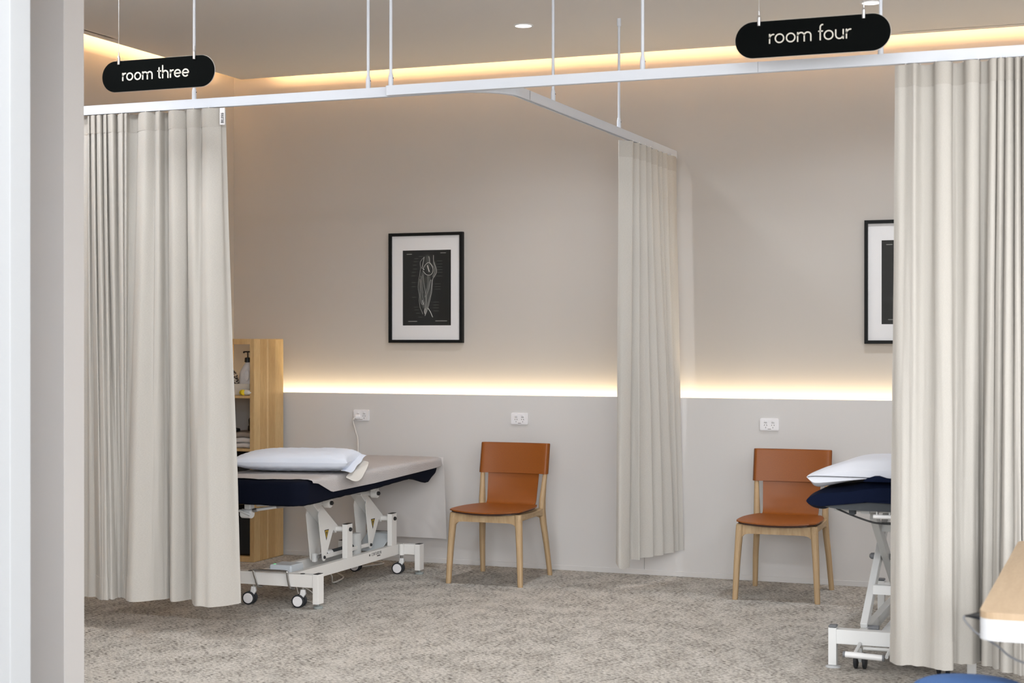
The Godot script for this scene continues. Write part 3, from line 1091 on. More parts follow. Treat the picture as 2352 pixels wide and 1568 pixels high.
func make_chair(at: Vector3, label: String) -> Node3D:
	var o := thing("dining_chair", at, label, "chair", "leather and ash chairs at the back wall")
	var X := Vector3.RIGHT
	var Y := Vector3.UP
	var Z := Vector3.BACK
	var g := func(p: Vector3) -> Vector3: return at + p
	for s in [-1, 1]:
		var fl := MB.new()
		fl.loft([[g.call(Vector3(s * 0.232, 0, 0.262)), X, Z, 0.028, 0.030], [g.call(Vector3(s * 0.231, 0.012, 0.262)), X, Z, 0.031, 0.033], [g.call(Vector3(s * 0.222, 0.22, 0.25)), X, Z, 0.036, 0.04],
			[g.call(Vector3(s * 0.212, 0.38, 0.238)), X, Z, 0.041, 0.046], [g.call(Vector3(s * 0.209, 0.418, 0.235)), X, Z, 0.042, 0.046], [g.call(Vector3(s * 0.209, 0.426, 0.235)), X, Z, 0.036, 0.040]], 0.75, Vector2(1, 1))
		part("leg", fl, M.ash, o)
		var rl := MB.new()
		var mids := [[0.226, 0.0, -0.268, 0.027, 0.030], [0.2255, 0.012, -0.267, 0.030, 0.033], [0.215, 0.20, -0.232, 0.033, 0.040], [0.204, 0.33, -0.208, 0.035, 0.050], [0.200, 0.41, -0.196, 0.036, 0.058], [0.201, 0.47, -0.198, 0.034, 0.052], [0.205, 0.56, -0.212, 0.030, 0.038], [0.210, 0.66, -0.232, 0.026, 0.028], [0.213, 0.80, -0.262, 0.022, 0.022]]
		var secs := []
		for q in mids:
			secs.append([g.call(Vector3(s * q[0], q[1], q[2])), X, Z, q[3], q[4]])
		rl.loft(secs, 0.9, Vector2(1, 1))
		part("leg", rl, M.ash, o)
		# side rail
		var sr := MB.new()
		sr.loft([[g.call(Vector3(s * 0.208, 0.404, 0.225)), X, Y, 0.024, 0.044], [g.call(Vector3(s * 0.206, 0.402, 0.05)), X, Y, 0.022, 0.034], [g.call(Vector3(s * 0.203, 0.402, -0.10)), X, Y, 0.022, 0.036], [g.call(Vector3(s * 0.201, 0.400, -0.18)), X, Y, 0.024, 0.05]], 0.5)
		part("side_rail", sr, M.ash, o)
	# front apron with rounded inner corners
	for z in [[0.237, 0.026, "front_rail"], [-0.196, 0.024, "rear_rail"]]:
		var up := []
		var lo := []
		for i in 25:
			var x := lerpf(-0.20, 0.20, i / 24.0)
			var e: float = absf(x) / 0.20
			up.append(Vector2(x, 0.424 - 0.012 * (1.0 - e * e)))
			lo.append(Vector2(x, 0.374 - 0.001 - 0.026 * pow(e, 14)))
		lo.reverse()
		var pr := MB.new()
		pr.prism(PackedVector2Array(up + lo), g.call(Vector3(0, 0, z[0])), X, Y, Z, z[1])
		part(z[2], pr, M.ash, o)
	# seat: one leather sheet, bowed, with a dark edge below
	var rows := []
	var rows2 := []
	for r in 15:
		var f := r / 14.0
		var z := lerpf(0.292, -0.165, f)
		var hw := 0.232 * (1.0 - pow(absf(f - 0.28) / 0.95, 2.6) * 0.48)
		if f < 0.12:
			hw -= (0.12 - f) * (0.12 - f) * 2.6
		var line := PackedVector3Array()
		var line2 := PackedVector3Array()
		for c in 21:
			var e := c / 10.0 - 1.0
			var bow := -0.007 * (1.0 - e * e) * (1.0 - f) + 0.003 * e * e
			var y := 0.4455 + bow - 0.006 * pow(1.0 - f, 4) - 0.006 * f
			line.append(g.call(Vector3(e * hw, y, z + 0.012 * (1.0 - e * e) * (1.0 - f))))
			line2.append(g.call(Vector3(e * (hw - 0.010), y - 0.0085 - 0.002 * (1 - e * e), z + 0.010 * (1.0 - e * e) * (1.0 - f) - 0.006 + 0.012 * f)))
		rows.append(line)
		rows2.append(line2)
	var seat := MB.new()
	seat.sheet(rows, 0.007, Vector2(2, 2))
	part("seat", seat, M.leather, o)
	var su := MB.new()
	su.sheet(rows2, 0.009, Vector2(2, 2))
	part("seat_underside", su, M.leather_edge, o, "dark underside of the seat")
	# inner back panel rising from the seat
	var bp := MB.new()
	rows = []
	var prof := spline([Vector2(-0.120, 0.438), Vector2(-0.160, 0.441), Vector2(-0.187, 0.462), Vector2(-0.200, 0.52), Vector2(-0.216, 0.60), Vector2(-0.232, 0.68), Vector2(-0.246, 0.74)], 5)
	for p in prof:
		var line := PackedVector3Array()
		var hw := lerpf(0.163, 0.172, clampf((p.y - 0.45) / 0.25, 0, 1))
		for c in 13:
			var e := c / 6.0 - 1.0
			line.append(g.call(Vector3(e * hw, p.y, p.x - 0.022 * (1.0 - e * e) * clampf((p.y - 0.44) / 0.1, 0, 1))))
		rows.append(line)
	bp.sheet(rows, 0.005, Vector2(2, 2))
	part("back_panel", bp, M.leather, o)
	# leather sleeve over the rear posts
	var bd := MB.new()
	rows = []
	for k in [[0.632, 1.0, 0], [0.634, 1.0, 1], [0.72, 1.0, 1], [0.808, 1.0, 1], [0.816, 0.96, 1], [0.819, 0.80, 1]]:
		var loop := PackedVector3Array()
		var y: float = k[0]
		var zc := -0.224 - (y - 0.64) * 0.20
		var hw := 0.231
		for c in 41:
			var e := c / 20.0 - 1.0
			var th := lerpf(0.012, 0.027, pow(absf(e), 3.0)) * sqrt(maxf(0.0, 1.0 - pow(absf(e), 16.0)))
			loop.append(g.call(Vector3(e * hw * (1.0 - (1.0 - k[1]) * 0.06), y, zc - 0.016 * (1.0 - e * e) + th * k[1])))
		for c in 39:
			var e := 1.0 - (c + 1) / 20.0
			var th := lerpf(0.012, 0.027, pow(absf(e), 3.0)) * sqrt(maxf(0.0, 1.0 - pow(absf(e), 16.0)))
			loop.append(g.call(Vector3(e * hw * (1.0 - (1.0 - k[1]) * 0.06), y, zc - 0.016 * (1.0 - e * e) - th * k[1])))
		rows.append(loop)
	bd.grid(rows, true, true, Vector2(3, 1))
	part("backrest", bd, M.leather, o)
	return o


func chairs() -> void:
	var a := make_chair(P(-3.605, 0, 9.05), "tan leather and pale ash chair under the empty outlet, left of the middle curtain")
	var c := a.duplicate()
	c.name = numbered("dining_chair")
	add_child(c)
	c.position = P(-1.862, 0, 9.09)
	c.rotation_degrees.y = 1.0
	c.set_meta("label", "tan leather and pale ash chair partly behind the right treatment table")


# ---------------------------------------------------------------- bookcase and what stands in it

func bookcase() -> void:
	var x0 := -5.80
	var x1 := -5.378
	var d0 := 9.13
	var d1 := 9.515
	var o := thing("bookcase", P((x0 + x1) / 2, 0, (d0 + d1) / 2), "tall narrow open oak bookcase in the back left corner", "shelf unit")
	part("side_panel", slab(x0, x0 + 0.034, 0, 1.47, d0, d1), M.oak, o)
	# right side: veneer planks of slightly different tone, as one can see them
	part("side_panel", slab(x1 - 0.034, x1 - 0.002, 0, 1.47, d0, d1), M.oak, o)
	var k := 0
	for p in [[9.131, 9.205, 0], [9.2055, 9.295, 1], [9.2955, 9.315, 2], [9.3155, 9.405, 1], [9.4055, 9.514, 0]]:
		part("plank", slab(x1 - 0.0025, x1, 0.004, 1.466, p[0], p[1]), M.oak_band[p[2]], o)
		k += 1
	part("top_panel", slab(x0 + 0.034, x1 - 0.034, 1.434, 1.47, d0, d1), M.oak, o)
	part("bottom_panel", slab(x0 + 0.034, x1 - 0.034, 0, 0.036, d0, d1), M.oak, o)
	for y in [1.078, 0.728, 0.378]:
		part("shelf", slab(x0 + 0.034, x1 - 0.034, y, y + 0.017, d0 + 0.003, d1), M.oak, o)
	# lower cells have dark backs
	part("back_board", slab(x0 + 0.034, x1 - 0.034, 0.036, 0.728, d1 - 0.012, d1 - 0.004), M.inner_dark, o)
	# top cell
	var ys := 1.0955
	var tr := thing("storage_tray", P(-5.59, ys, 9.30), "low white storage tray on the top shelf of the bookcase", "tray")
	var t := MB.new()
	t.box(P(-5.60, ys + 0.003, 9.31), Vector3(0.29, 0.005, 0.22), 0.001)
	part("tray_bottom", t, M.tray, tr)
	for q in [[-5.60, 9.20, 0.29, 0.004], [-5.60, 9.42, 0.29, 0.004]]:
		t = MB.new()
		t.box(P(q[0], ys + 0.038, q[1]), Vector3(q[2], 0.076, q[3]), 0.0015)
		part("tray_wall", t, M.tray, tr)
	for q in [[-5.743, 9.31, 0.004, 0.22], [-5.457, 9.31, 0.004, 0.22]]:
		t = MB.new()
		t.box(P(q[0], ys + 0.038, q[1]), Vector3(q[2], 0.076, q[3]), 0.0015)
		part("tray_wall", t, M.tray, tr)
	# pump bottle with a handle hole
	var bt := thing("pump_bottle", P(-5.548, ys + 0.006, 9.32), "white pump bottle with a black pump top on the top shelf", "bottle")
	var b := MB.new()
	var rows := []
	for s in [[0.0, 0.050, 0.036], [0.006, 0.054, 0.040], [0.10, 0.053, 0.040], [0.15, 0.048, 0.038], [0.185, 0.036, 0.032], [0.205, 0.022, 0.021], [0.212, 0.017, 0.017]]:
		var ring := PackedVector3Array()
		for i in 28:
			var w := TAU * i / 28
			ring.append(P(-5.548 + cos(w) * s[1] + (0.012 if s[0] > 0.16 else 0.0), ys + 0.006 + s[0], 9.32 + sin(w) * s[2]))
		rows.append(ring)
	b.grid(rows, true, true)
	part("bottle_body", b, M.plastic, bt)
	b = MB.new()
	var loop := []
	for i in 25:
		var w := TAU * i / 24
		loop.append(P(-5.526 + cos(w) * 0.017, ys + 0.130 + sin(w) * 0.036, 9.281))
	b.tube(loop, 0.0035, 8, false)
	part("handle_rim", b, M.plastic, bt)
	b = MB.new()
	b.lathe(P(-5.540, ys + 0.217, 9.32), [Vector2(0.021, 0), Vector2(0.022, 0.003), Vector2(0.020, 0.030), Vector2(0.010, 0.034)], 20)
	part("cap", b, M.black, bt)
	b = MB.new()
	b.rod(P(-5.540, ys + 0.25, 9.32), P(-5.540, ys + 0.285, 9.32), 0.0045, 10)
	b.box(P(-5.546, ys + 0.288, 9.32), Vector3(0.05, 0.009, 0.016), 0.003)
	b.box(P(-5.570, ys + 0.284, 9.32), Vector3(0.012, 0.012, 0.010), 0.003)
	part("pump", b, M.black, bt)
	# printed cloth pouch
	b = MB.new()
	rows = []
	var wob := noise(2.2, 33, 2)
	for s in 9:
		var f := s / 8.0
		var ring := PackedVector3Array()
		for i in 30:
			var w := TAU * i / 30
			var q := 1.0 + 0.22 * wob.get_noise_2d(i * 0.35 * cos(0), s * 1.1)
			var rr := 0.062 * sin(PI * (0.18 + 0.74 * f)) * q
			ring.append(P(-5.672 + cos(w) * rr * 1.0, ys + 0.008 + f * 0.155 + 0.006 * sin(i * 1.3), 9.33 + sin(w) * rr * 0.9))
		rows.append(ring)
	b.grid(rows, true, true, Vector2(2, 2))
	solo("cloth_pouch", b, M.pouch, P(-5.672, ys + 0.008, 9.33), "crumpled black and cream printed cloth bag in the shelf tray", "cloth")
	# tube with a yellow cap, lying towards the front
	var tb := thing("cream_tube", P(-5.465, ys + 0.018, 9.175), "small tube with a yellow cap lying on the top shelf", "tube")
	b = MB.new()
	b.lathe(P(-5.490, ys + 0.0205, 9.155), [Vector2(0.016, 0), Vector2(0.0185, 0.003), Vector2(0.0185, 0.024), Vector2(0.0175, 0.027)], 20, Basis(Vector3.UP, -0.5) * Basis(Vector3(0, 0, 1), -PI / 2))
	part("cap", b, M.yellow, tb)
	b = MB.new()
	b.lathe(P(-5.467, ys + 0.0205, 9.1675), [Vector2(0.019, 0), Vector2(0.019, 0.02), Vector2(0.015, 0.05), Vector2(0.004, 0.075)], 20, Basis(Vector3.UP, -0.5) * Basis(Vector3(0, 0, 1), -PI / 2))
	part("tube_body", b, M.white, tb)
	# second cell: dark bag and folded towels
	var y2 := 0.7455
	var names := ["folded white towel at the bottom of the shelf stack", "folded white towel in the middle of the shelf stack", "folded grey towel on top of the shelf stack"]
	for i in 3:
		b = MB.new()
		var c := P(-5.57 + 0.006 * i, y2 + 0.0175 + 0.035 * i, 9.31)
		rows = []
		for s in 11:
			var w := TAU * s / 10.0
			rows.append(null)
		rows = []
		for s in 12:
			var ring := PackedVector3Array()
			var sx := lerpf(-0.145, 0.15, s / 11.0)
			for q in rrect(0.13, 0.0165, 0.0155, 5):
				var kk := 1.0 if s > 0 and s < 11 else 0.8
				ring.append(c + Vector3(sx, q.y * kk + 0.002 * sin(s * 1.7 + i), q.x * kk + 0.004 * sin(s * 0.9 + i * 2)))
			rows.append(ring)
		b.grid(rows, true, true)
		solo("folded_towel", b, M.towel_grey if i == 2 else M.towel, P(-5.57, y2 + 0.035 * i, 9.31), names[i], "towel", "towels on the second shelf")
	b = MB.new()
	b.lathe(P(-5.495, y2 + 0.107, 9.33), [Vector2(0.040, 0), Vector2(0.045, 0.008), Vector2(0.044, 0.03), Vector2(0.037, 0.038), Vector2(0.039, 0.055), Vector2(0.040, 0.075), Vector2(0.034, 0.088), Vector2(0.01, 0.092)], 18)
	solo("black_bundle", b, M.black, P(-5.495, y2 + 0.107, 9.33), "black rounded bundle standing on the folded shelf towels", "bundle")
	b = MB.new()
	b.lathe(P(-5.60, y2 + 0.107, 9.26), [Vector2(0.03, 0), Vector2(0.034, 0.006), Vector2(0.03, 0.018), Vector2(0.01, 0.022)], 16)
	solo("black_pad", b, M.black, P(-5.60, y2 + 0.107, 9.26), "small flat black pad left of the black bundle on the shelf", "pad")
	b = MB.new()
	b.box(P(-5.56, 0.515, 9.33), Vector3(0.30, 0.236, 0.33), 0.012)
	solo("storage_box", b, M.black, P(-5.56, 0.396, 9.33), "black storage box in the third compartment of the bookcase", "box")
	b = MB.new()
	b.box(P(-5.56, 0.166, 9.33), Vector3(0.30, 0.258, 0.33), 0.012)
	solo("storage_box", b, M.black, P(-5.56, 0.037, 9.33), "black storage box in the lowest compartment of the bookcase", "box")


# ---------------------------------------------------------------- treatment tables

func pad(xc: float, dc: float, hx: float, hz: float, r: float, rows_: Array, low: Callable) -> MB:
	# rows_: [inset, y] from the top centre down; the last row takes its height from low(x, d)
	var b := MB.new()
	var rows := []
	for k in rows_.size():
		var ins: float = rows_[k][0]
		var ring := PackedVector3Array()
		for p in rrect(maxf(hx - ins, 0.01), maxf(hz - ins, 0.01), maxf(r - ins, 0.008), 9):
			var x: float = xc + p.x
			var d: float = dc - p.y
			var y: float = rows_[k][1]
			if rows_[k].size() > 2:
				y = low.call(x, d) + rows_[k][1]
			ring.append(P(x, y, d))
		rows.append(ring)
	var dense := []
	for ring in rows:
		var line := PackedVector3Array()
		for i in ring.size():
			var a: Vector3 = ring[i]
			var c: Vector3 = ring[(i + 1) % ring.size()]
			var n := maxi(1, int(rows[3][i].distance_to(rows[3][(i + 1) % ring.size()]) / 0.05))
			for j in n:
				line.append(a.lerp(c, float(j) / n))
		dense.append(line)
	for ri in dense.size():
		if rows_[ri].size() > 2:
			for i in dense[ri].size():
				var q: Vector3 = dense[ri][i]
				dense[ri][i] = Vector3(q.x, low.call(q.x, -q.z) + rows_[ri][1], q.z)
	b.grid(dense, true, true, Vector2(4, 1))
	return b


func caster(o: Node, x: float, d: float, ytop: float, turn: float, two_tone := true) -> void:
	# stem at (x, d); twin wheel trailing
	var b := MB.new()
	b.rod(P(x, 0.085, d), P(x, ytop, d), 0.008, 12)
	var st := part("caster", b, M.chrome, o)
	var dir := Vector3(cos(turn), 0, -sin(turn))
	var axis := Vector3(sin(turn), 0, cos(turn))
	var c := P(x, 0.036, d) + dir * 0.022
	var fk := MB.new()
	fk.loft([[P(x, 0.098, d), axis, dir, 0.022, 0.026], [P(x, 0.075, d), axis, dir, 0.026, 0.034], [c + Vector3(0, 0.012, 0) - dir * 0.006, axis, dir, 0.018, 0.03], [c - Vector3(0, 0.006, 0), axis, dir, 0.014, 0.022]], 0.6)
	part("fork", fk, M.white if two_tone else M.steel2, st)
	for s in [-1, 1]:
		var w := MB.new()
		var basis := Basis(axis.cross(dir).normalized() if false else dir, axis, dir.cross(axis))
		w.lathe(c + axis * (s * 0.0195) - axis * 0.008, [Vector2(0.031, 0), Vector2(0.036, 0.003), Vector2(0.036, 0.013), Vector2(0.031, 0.016)], 26, basis)
		var wh := part("wheel", w, M.rubber, st)
		if two_tone:
			var h := MB.new()
			h.lathe(c + axis * (s * 0.028) - axis * 0.001, [Vector2(0.028, 0.0 if s > 0 else 0.0), Vector2(0.028, 0.0012), Vector2(0.026, 0.002)] if s > 0 else [Vector2(0.026, -0.001), Vector2(0.028, 0.0), Vector2(0.028, 0.001)], 26, basis)
			part("hubcap", h, M.plastic, st)


func bed_left() -> void:
	var xc := -4.405
	var o := thing("treatment_table", P(xc, 0, 8.38), "navy treatment table on a white lifting frame, by the oak bookcase", "treatment table")
	# base frame
	for q in [[-4.137, 7.70], [-4.673, 7.70], [-4.155, 9.06], [-4.69, 9.06]]:
		var b := slab(q[0] - 0.0175, q[0] + 0.0175, 0.026, 0.188, q[1] - 0.032, q[1] + 0.032)
		var leg := part("leg", b, M.steel, o)
		part("leg_cap", slab(q[0] - 0.0155, q[0] + 0.0155, 0.188, 0.1905, q[1] - 0.030, q[1] + 0.030), M.black, leg)
		var f := MB.new()
		f.lathe(P(q[0], 0, q[1]), [Vector2(0.026, 0), Vector2(0.027, 0.004), Vector2(0.027, 0.012), Vector2(0.008, 0.016), Vector2(0.007, 0.030)], 18)
		part("foot", f, M.pad_foot, leg)
	part("cross_beam", slab(-4.657, -4.153, 0.114, 0.184, 7.672, 7.728), M.steel, o)
	part("cross_beam", slab(-4.64, -4.17, 0.122, 0.186, 9.035, 9.085), M.steel, o)
	for s in [-1, 1]:
		var rx: float = xc + s * 0.105
		part("side_rail", slab(rx - 0.0175, rx + 0.0175, 0.120, 0.185, 7.72, 9.04), M.steel, o)
	part("base_plate", slab(xc - 0.088, xc + 0.088, 0.128, 0.134, 7.73, 9.03), M.steel, o)
	var ic := MB.new()
	ic.lathe(P(-4.232, 0.184, 7.70), [Vector2(0.013, 0), Vector2(0.013, 0.002)], 16)
	ic.lathe(P(-4.56, 0.184, 7.70), [Vector2(0.013, 0), Vector2(0.013, 0.002)], 16)
	part("stem_cap", ic, M.black, o)
	# casters
	caster(o, -4.54, 7.70, 0.12, PI * 1.04)
	caster(o, -4.23, 7.70, 0.12, PI * 1.04)
	caster(o, -4.262, 9.03, 0.19, PI * 1.04)
	caster(o, -4.56, 9.03, 0.19, PI * 1.04)
	var sl := MB.new()
	sl.lathe(P(-4.262, 0.118, 9.03), [Vector2(0.016, 0), Vector2(0.016, 0.07)], 16)
	part("caster_sleeve", sl, M.steel, o)
	# posts
	for pd in [8.36, 8.965]:
		for s in [-1, 1]:
			var px: float = xc + s * 0.107
			var post := part("post", slab(px - 0.016, px + 0.016, 0.185, 0.383, pd - 0.035, pd + 0.035), M.steel, o)
			part("post_cap", slab(px - 0.0145, px + 0.0145, 0.383, 0.3855, pd - 0.033, pd + 0.033), M.black, post)
			var kb := MB.new()
			kb.lathe(P(px + s * 0.016, 0.352, pd), [Vector2(0.012, 0), Vector2(0.012, 0.008), Vector2(0.008, 0.013)], 14, Basis(Vector3(0, 0, 1), -s * PI / 2))
			part("pivot_cap", kb, M.black, post)
		var tb := MB.new()
		tb.rod(P(xc - 0.092, 0.352, pd), P(xc + 0.092, 0.352, pd), 0.0165, 18)
		part("pivot_tube", tb, M.steel, o)
		# lifting arm: a wide channel from the lower pivot up to the upper pivot
		var td: float = pd - 0.267
		var ty := 0.533
		var arm := MB.new()
		var dirv := P(0, ty, td) - P(0, 0.352, pd)
		var ln := dirv.length()
		var yv := dirv.normalized()
		var zv := Vector3.RIGHT.cross(yv)
		arm.box(P(xc, (0.352 + ty) / 2, (pd + td) / 2), Vector3(0.075, ln + 0.02, 0.048), 0.003, Basis(Vector3.RIGHT, yv, zv))
		part("lifting_arm", arm, M.steel, o)
		# crank plates on both sides, narrowing to the actuator pin
		for s in [-1, 1]:
			var pl := MB.new()
			var c := PackedVector2Array()
			for z in [[-0.235, 0.456], [-0.22, 0.49], [-0.02, 0.365], [-0.055, 0.347], [-0.150, 0.192], [-0.157, 0.184], [-0.168, 0.182], [-0.178, 0.186], [-0.184, 0.196]]:
				c.append(Vector2(pd + z[0], z[1]))
			pl.prism(c, Vector3(xc + s * 0.0395, 0, 0), Vector3(0, 0, -1), Vector3.UP, Vector3.RIGHT, 0.004)
			var cp := part("crank_plate", pl, M.steel, o)
			var pin := MB.new()
			pin.lathe(P(xc + s * 0.0415, 0.205, pd - 0.165), [Vector2(0.0095, 0), Vector2(0.0095, 0.005), Vector2(0.007, 0.008)], 14, Basis(Vector3(0, 0, 1), -s * PI / 2))
			part("pin_cap", pin, M.black, cp)
			if s > 0:
				var wn := MB.new()
				wn.prism(PackedVector2Array([Vector2(pd - 0.162, 0.362), Vector2(pd - 0.108, 0.362), Vector2(pd - 0.138, 0.300)]), Vector3(xc + 0.0420, 0, 0), Vector3(0, 0, -1), Vector3.UP, Vector3.RIGHT, 0.001)
				var wm := part("warning_label", wn, M.black, cp, "yellow and black warning triangle")
				var wy := MB.new()
				wy.prism(PackedVector2Array([Vector2(pd - 0.154, 0.357), Vector2(pd - 0.116, 0.357), Vector2(pd - 0.137, 0.313)]), Vector3(xc + 0.0426, 0, 0), Vector3(0, 0, -1), Vector3.UP, Vector3.RIGHT, 0.001)
				wy.v = wy.v
				part("warning_label", wy, M.warn, cp)
				wy = MB.new()
				wy.prism(PackedVector2Array([Vector2(pd - 0.144, 0.351), Vector2(pd - 0.128, 0.351), Vector2(pd - 0.132, 0.338), Vector2(pd - 0.139, 0.326)]), Vector3(xc + 0.0432, 0, 0), Vector3(0, 0, -1), Vector3.UP, Vector3.RIGHT, 0.0008)
				part("warning_label", wy, M.black, cp)
		# upper cross tube with end bosses
		tb = MB.new()
		tb.rod(P(xc - 0.12, ty, td), P(xc + 0.12, ty, td), 0.0155, 18)
		part("upper_tube", tb, M.steel, o)
		for s in [-1, 1]:
			var ds := MB.new()
			ds.lathe(P(xc + s * 0.100, ty, td), [Vector2(0.026, 0), Vector2(0.028, 0.003), Vector2(0.028, 0.036), Vector2(0.026, 0.039)], 22, Basis(Vector3(0, 0, 1), -s * PI / 2))
			var bo := part("bearing_boss", ds, M.steel, o)
			var k := MB.new()
			k.lathe(P(xc + s * 0.139, ty, td), [Vector2(0.0125, 0), Vector2(0.0125, 0.010), Vector2(0.008, 0.015)], 14, Basis(Vector3(0, 0, 1), -s * PI / 2))
			part("bearing_cap", k, M.black, bo)
			part("hanger", slab(xc + s * 0.119 - 0.016, xc + s * 0.119 + 0.016, ty, 0.585, td - 0.024, td + 0.024), M.steel, bo)
	# actuator: rod from the near cranks to the motor in the middle, link to the far cranks
	var ac := MB.new()
	ac.rod(P(xc, 0.205, 8.195), P(xc, 0.205, 8.33), 0.0105, 14)
	part("actuator_rod", ac, M.alu, o)
	ac = MB.new()
	ac.rod(P(xc, 0.207, 8.28), P(xc, 0.21, 8.62), 0.020, 18)
	part("actuator_tube", ac, M.under, o)
	ac = MB.new()
	ac.lathe(P(xc, 0.207, 8.27), [Vector2(0.013, 0), Vector2(0.026, 0.03), Vector2(0.026, 0.075)], 18, Basis(Vector3.RIGHT, -PI / 2))
	part("actuator_nose", ac, M.white, o)
	ac = MB.new()
	ac.lathe(P(xc + 0.005, 0.134, 8.66), [Vector2(0.036, 0), Vector2(0.038, 0.004), Vector2(0.038, 0.15), Vector2(0.034, 0.157)], 24)
	part("motor", ac, M.steel2, o)
	for s in [-1, 1]:
		ac = MB.new()
		ac.box(P(xc + s * 0.03, 0.205, 8.50), Vector3(0.008, 0.024, 0.60), 0.002)
		part("link_bar", ac, M.steel, o)
	ac = MB.new()
	ac.box(P(xc - 0.02, 0.2, 8.195), Vector3(0.022, 0.05, 0.03), 0.003)
	part("rod_clevis", ac, M.white, o)
	# control box with a green lamp
	var cb := MB.new()
	cb.box(P(-4.428, 0.172, 7.87), Vector3(0.140, 0.074, 0.15), 0.008)
	var cbx := part("control_box", cb, mat(rgb(204, 210, 216), 0.4), o)
	cb = MB.new()
	cb.box(P(-4.475, 0.2095, 7.82), Vector3(0.013, 0.003, 0.010), 0.001)
	part("indicator", cb, M.led_green, cbx, "small green light")
	cb = MB.new()
	cb.box(P(-4.425, 0.16, 7.7945), Vector3(0.08, 0.0015, 0.0015), 0.0004)
	part("lid_seam", cb, M.slot, cbx)
	# chrome bail over the near beam
	var hd := MB.new()
	hd.tube(spline([P(-4.49, 0.100, 7.70), P(-4.495, 0.108, 7.668), P(-4.503, 0.15, 7.656), P(-4.510, 0.188, 7.650), P(-4.502, 0.197, 7.650), P(-4.41, 0.199, 7.650), P(-4.312, 0.199, 7.650), P(-4.302, 0.190, 7.650), P(-4.298, 0.15, 7.656), P(-4.291, 0.108, 7.668), P(-4.285, 0.100, 7.70)], 5), 0.0068, 10)
	part("bail_handle", hd, M.chrome, o)
	# maker's name on the rail, facing the room
	var mk := TextMesh.new()
	mk.text = "CENTURION"
	var sf := SystemFont.new()
	sf.font_names = PackedStringArray(["Droid Sans"])
	mk.font = sf
	mk.font_size = 16
	mk.pixel_size = 0.00155
	mk.depth = 0.0008
	var mi := MeshInstance3D.new()
	mi.name = "lettering"
	mi.mesh = mk
	mi.material_override = M.black
	o.add_child(mi, true)
	mi.transform = Transform3D(Basis(Vector3(0, 0, -1), Vector3.UP, Vector3.RIGHT), P(-4.2824, 0.166, 8.715) - base_of(o))
	var mm := MB.new()
	mm.box(P(-4.2822, 0.150, 8.745), Vector3(0.0008, 0.007, 0.045), 0.0002)
	part("small_print", mm, M.slot, o)
	mm = MB.new()
	mm.lathe(P(-4.2826, 0.166, 8.622), [Vector2(0.007, 0), Vector2(0.007, 0.0008)], 12, Basis(Vector3(0, 0, 1), -PI / 2))
	part("emblem", mm, M.black, o)
	mm = MB.new()
	mm.tube(spline([P(-4.33, 0.115, 7.78), P(-4.25, 0.085, 7.79), P(-4.20, 0.045, 7.80), P(-4.215, 0.012, 7.82), P(-4.28, 0.006, 7.86), P(-4.36, 0.02, 7.90), P(-4.40, 0.10, 7.92)], 6), 0.003, 8)
	part("handset_lead", mm, M.cord, o)
	# tilted tray at the far end
	var tt := MB.new()
	tt.box(P(xc, 0.205, 8.93), Vector3(0.17, 0.004, 0.19), 0.001, Basis(Vector3.RIGHT, 0.5))
	part("motor_tray", tt, mat(rgb(214, 221, 226), 0.35), o)
	tt = MB.new()
	tt.rod(P(xc - 0.085, 0.262, 9.0), P(xc + 0.085, 0.262, 9.0), 0.007, 10)
	part("tie_rod", tt, M.chrome, o)
	# top frame below the cushion
	for s in [-1, 1]:
		part("top_rail", slab(xc + s * 0.12 - 0.017, xc + s * 0.12 + 0.017, 0.585, 0.62, 7.62, 9.2), M.steel, o)
	for dd in [7.64, 8.42, 9.18]:
		part("top_crosspiece", slab(xc - 0.26, xc + 0.26, 0.588, 0.618, dd - 0.017, dd + 0.017), M.steel, o)
	# head section mechanism at the near end
	var me := MB.new()
	me.box(P(-4.508, 0.545, 7.60), Vector3(0.04, 0.075, 0.05), 0.006)
	me.lathe(P(-4.545, 0.515, 7.585), [Vector2(0.024, 0), Vector2(0.026, 0.004), Vector2(0.026, 0.06), Vector2(0.022, 0.066)], 18, Basis(Vector3(0, 0, 1), -PI / 2))
	part("head_hinge", me, M.white, o)
	me = MB.new()
	me.tube([P(-4.55, 0.53, 7.57), P(-4.50, 0.52, 7.555), P(-4.475, 0.512, 7.555)], 0.008, 10)
	part("release_lever", me, M.white, o)
	me = MB.new()
	me.box(P(-4.39, 0.574, 7.62), Vector3(0.17, 0.035, 0.02), 0.004, Basis(Vector3(0, 0, 1), 0.05))
	part("head_bracket", me, M.steel, o)
	me = MB.new()
	me.rod(P(-4.455, 0.537, 7.585), P(-4.33, 0.558, 7.60), 0.0085, 12)
	part("gas_strut", me, M.white, o)
	me = MB.new()
	me.rod(P(-4.475, 0.533, 7.583), P(-4.45, 0.538, 7.585), 0.011, 12)
	me.rod(P(-4.335, 0.557, 7.60), P(-4.25, 0.570, 7.60), 0.010, 12)
	part("strut_end", me, M.alu, o)
	# cushion in its fitted navy cover
	var wv := noise(3.0, 55, 2)
	var low := func(x: float, d: float) -> float:
		var y := 0.578
		if x > -4.16 or d > 9.2:
			y = 0.576
			for seg in [[7.44, 0.577, 7.78, 0.589], [7.78, 0.589, 8.29, 0.596], [8.29, 0.596, 8.83, 0.618], [8.83, 0.618, 9.06, 0.566], [9.06, 0.566, 9.26, 0.655], [9.26, 0.655, 9.4, 0.66]]:
				if d >= seg[0] and d <= seg[2]:
					y = lerpf(seg[1], seg[3], (d - seg[0]) / (seg[2] - seg[0]))
		return y + 0.003 * wv.get_noise_2d(x * 6.0, d * 6.0)
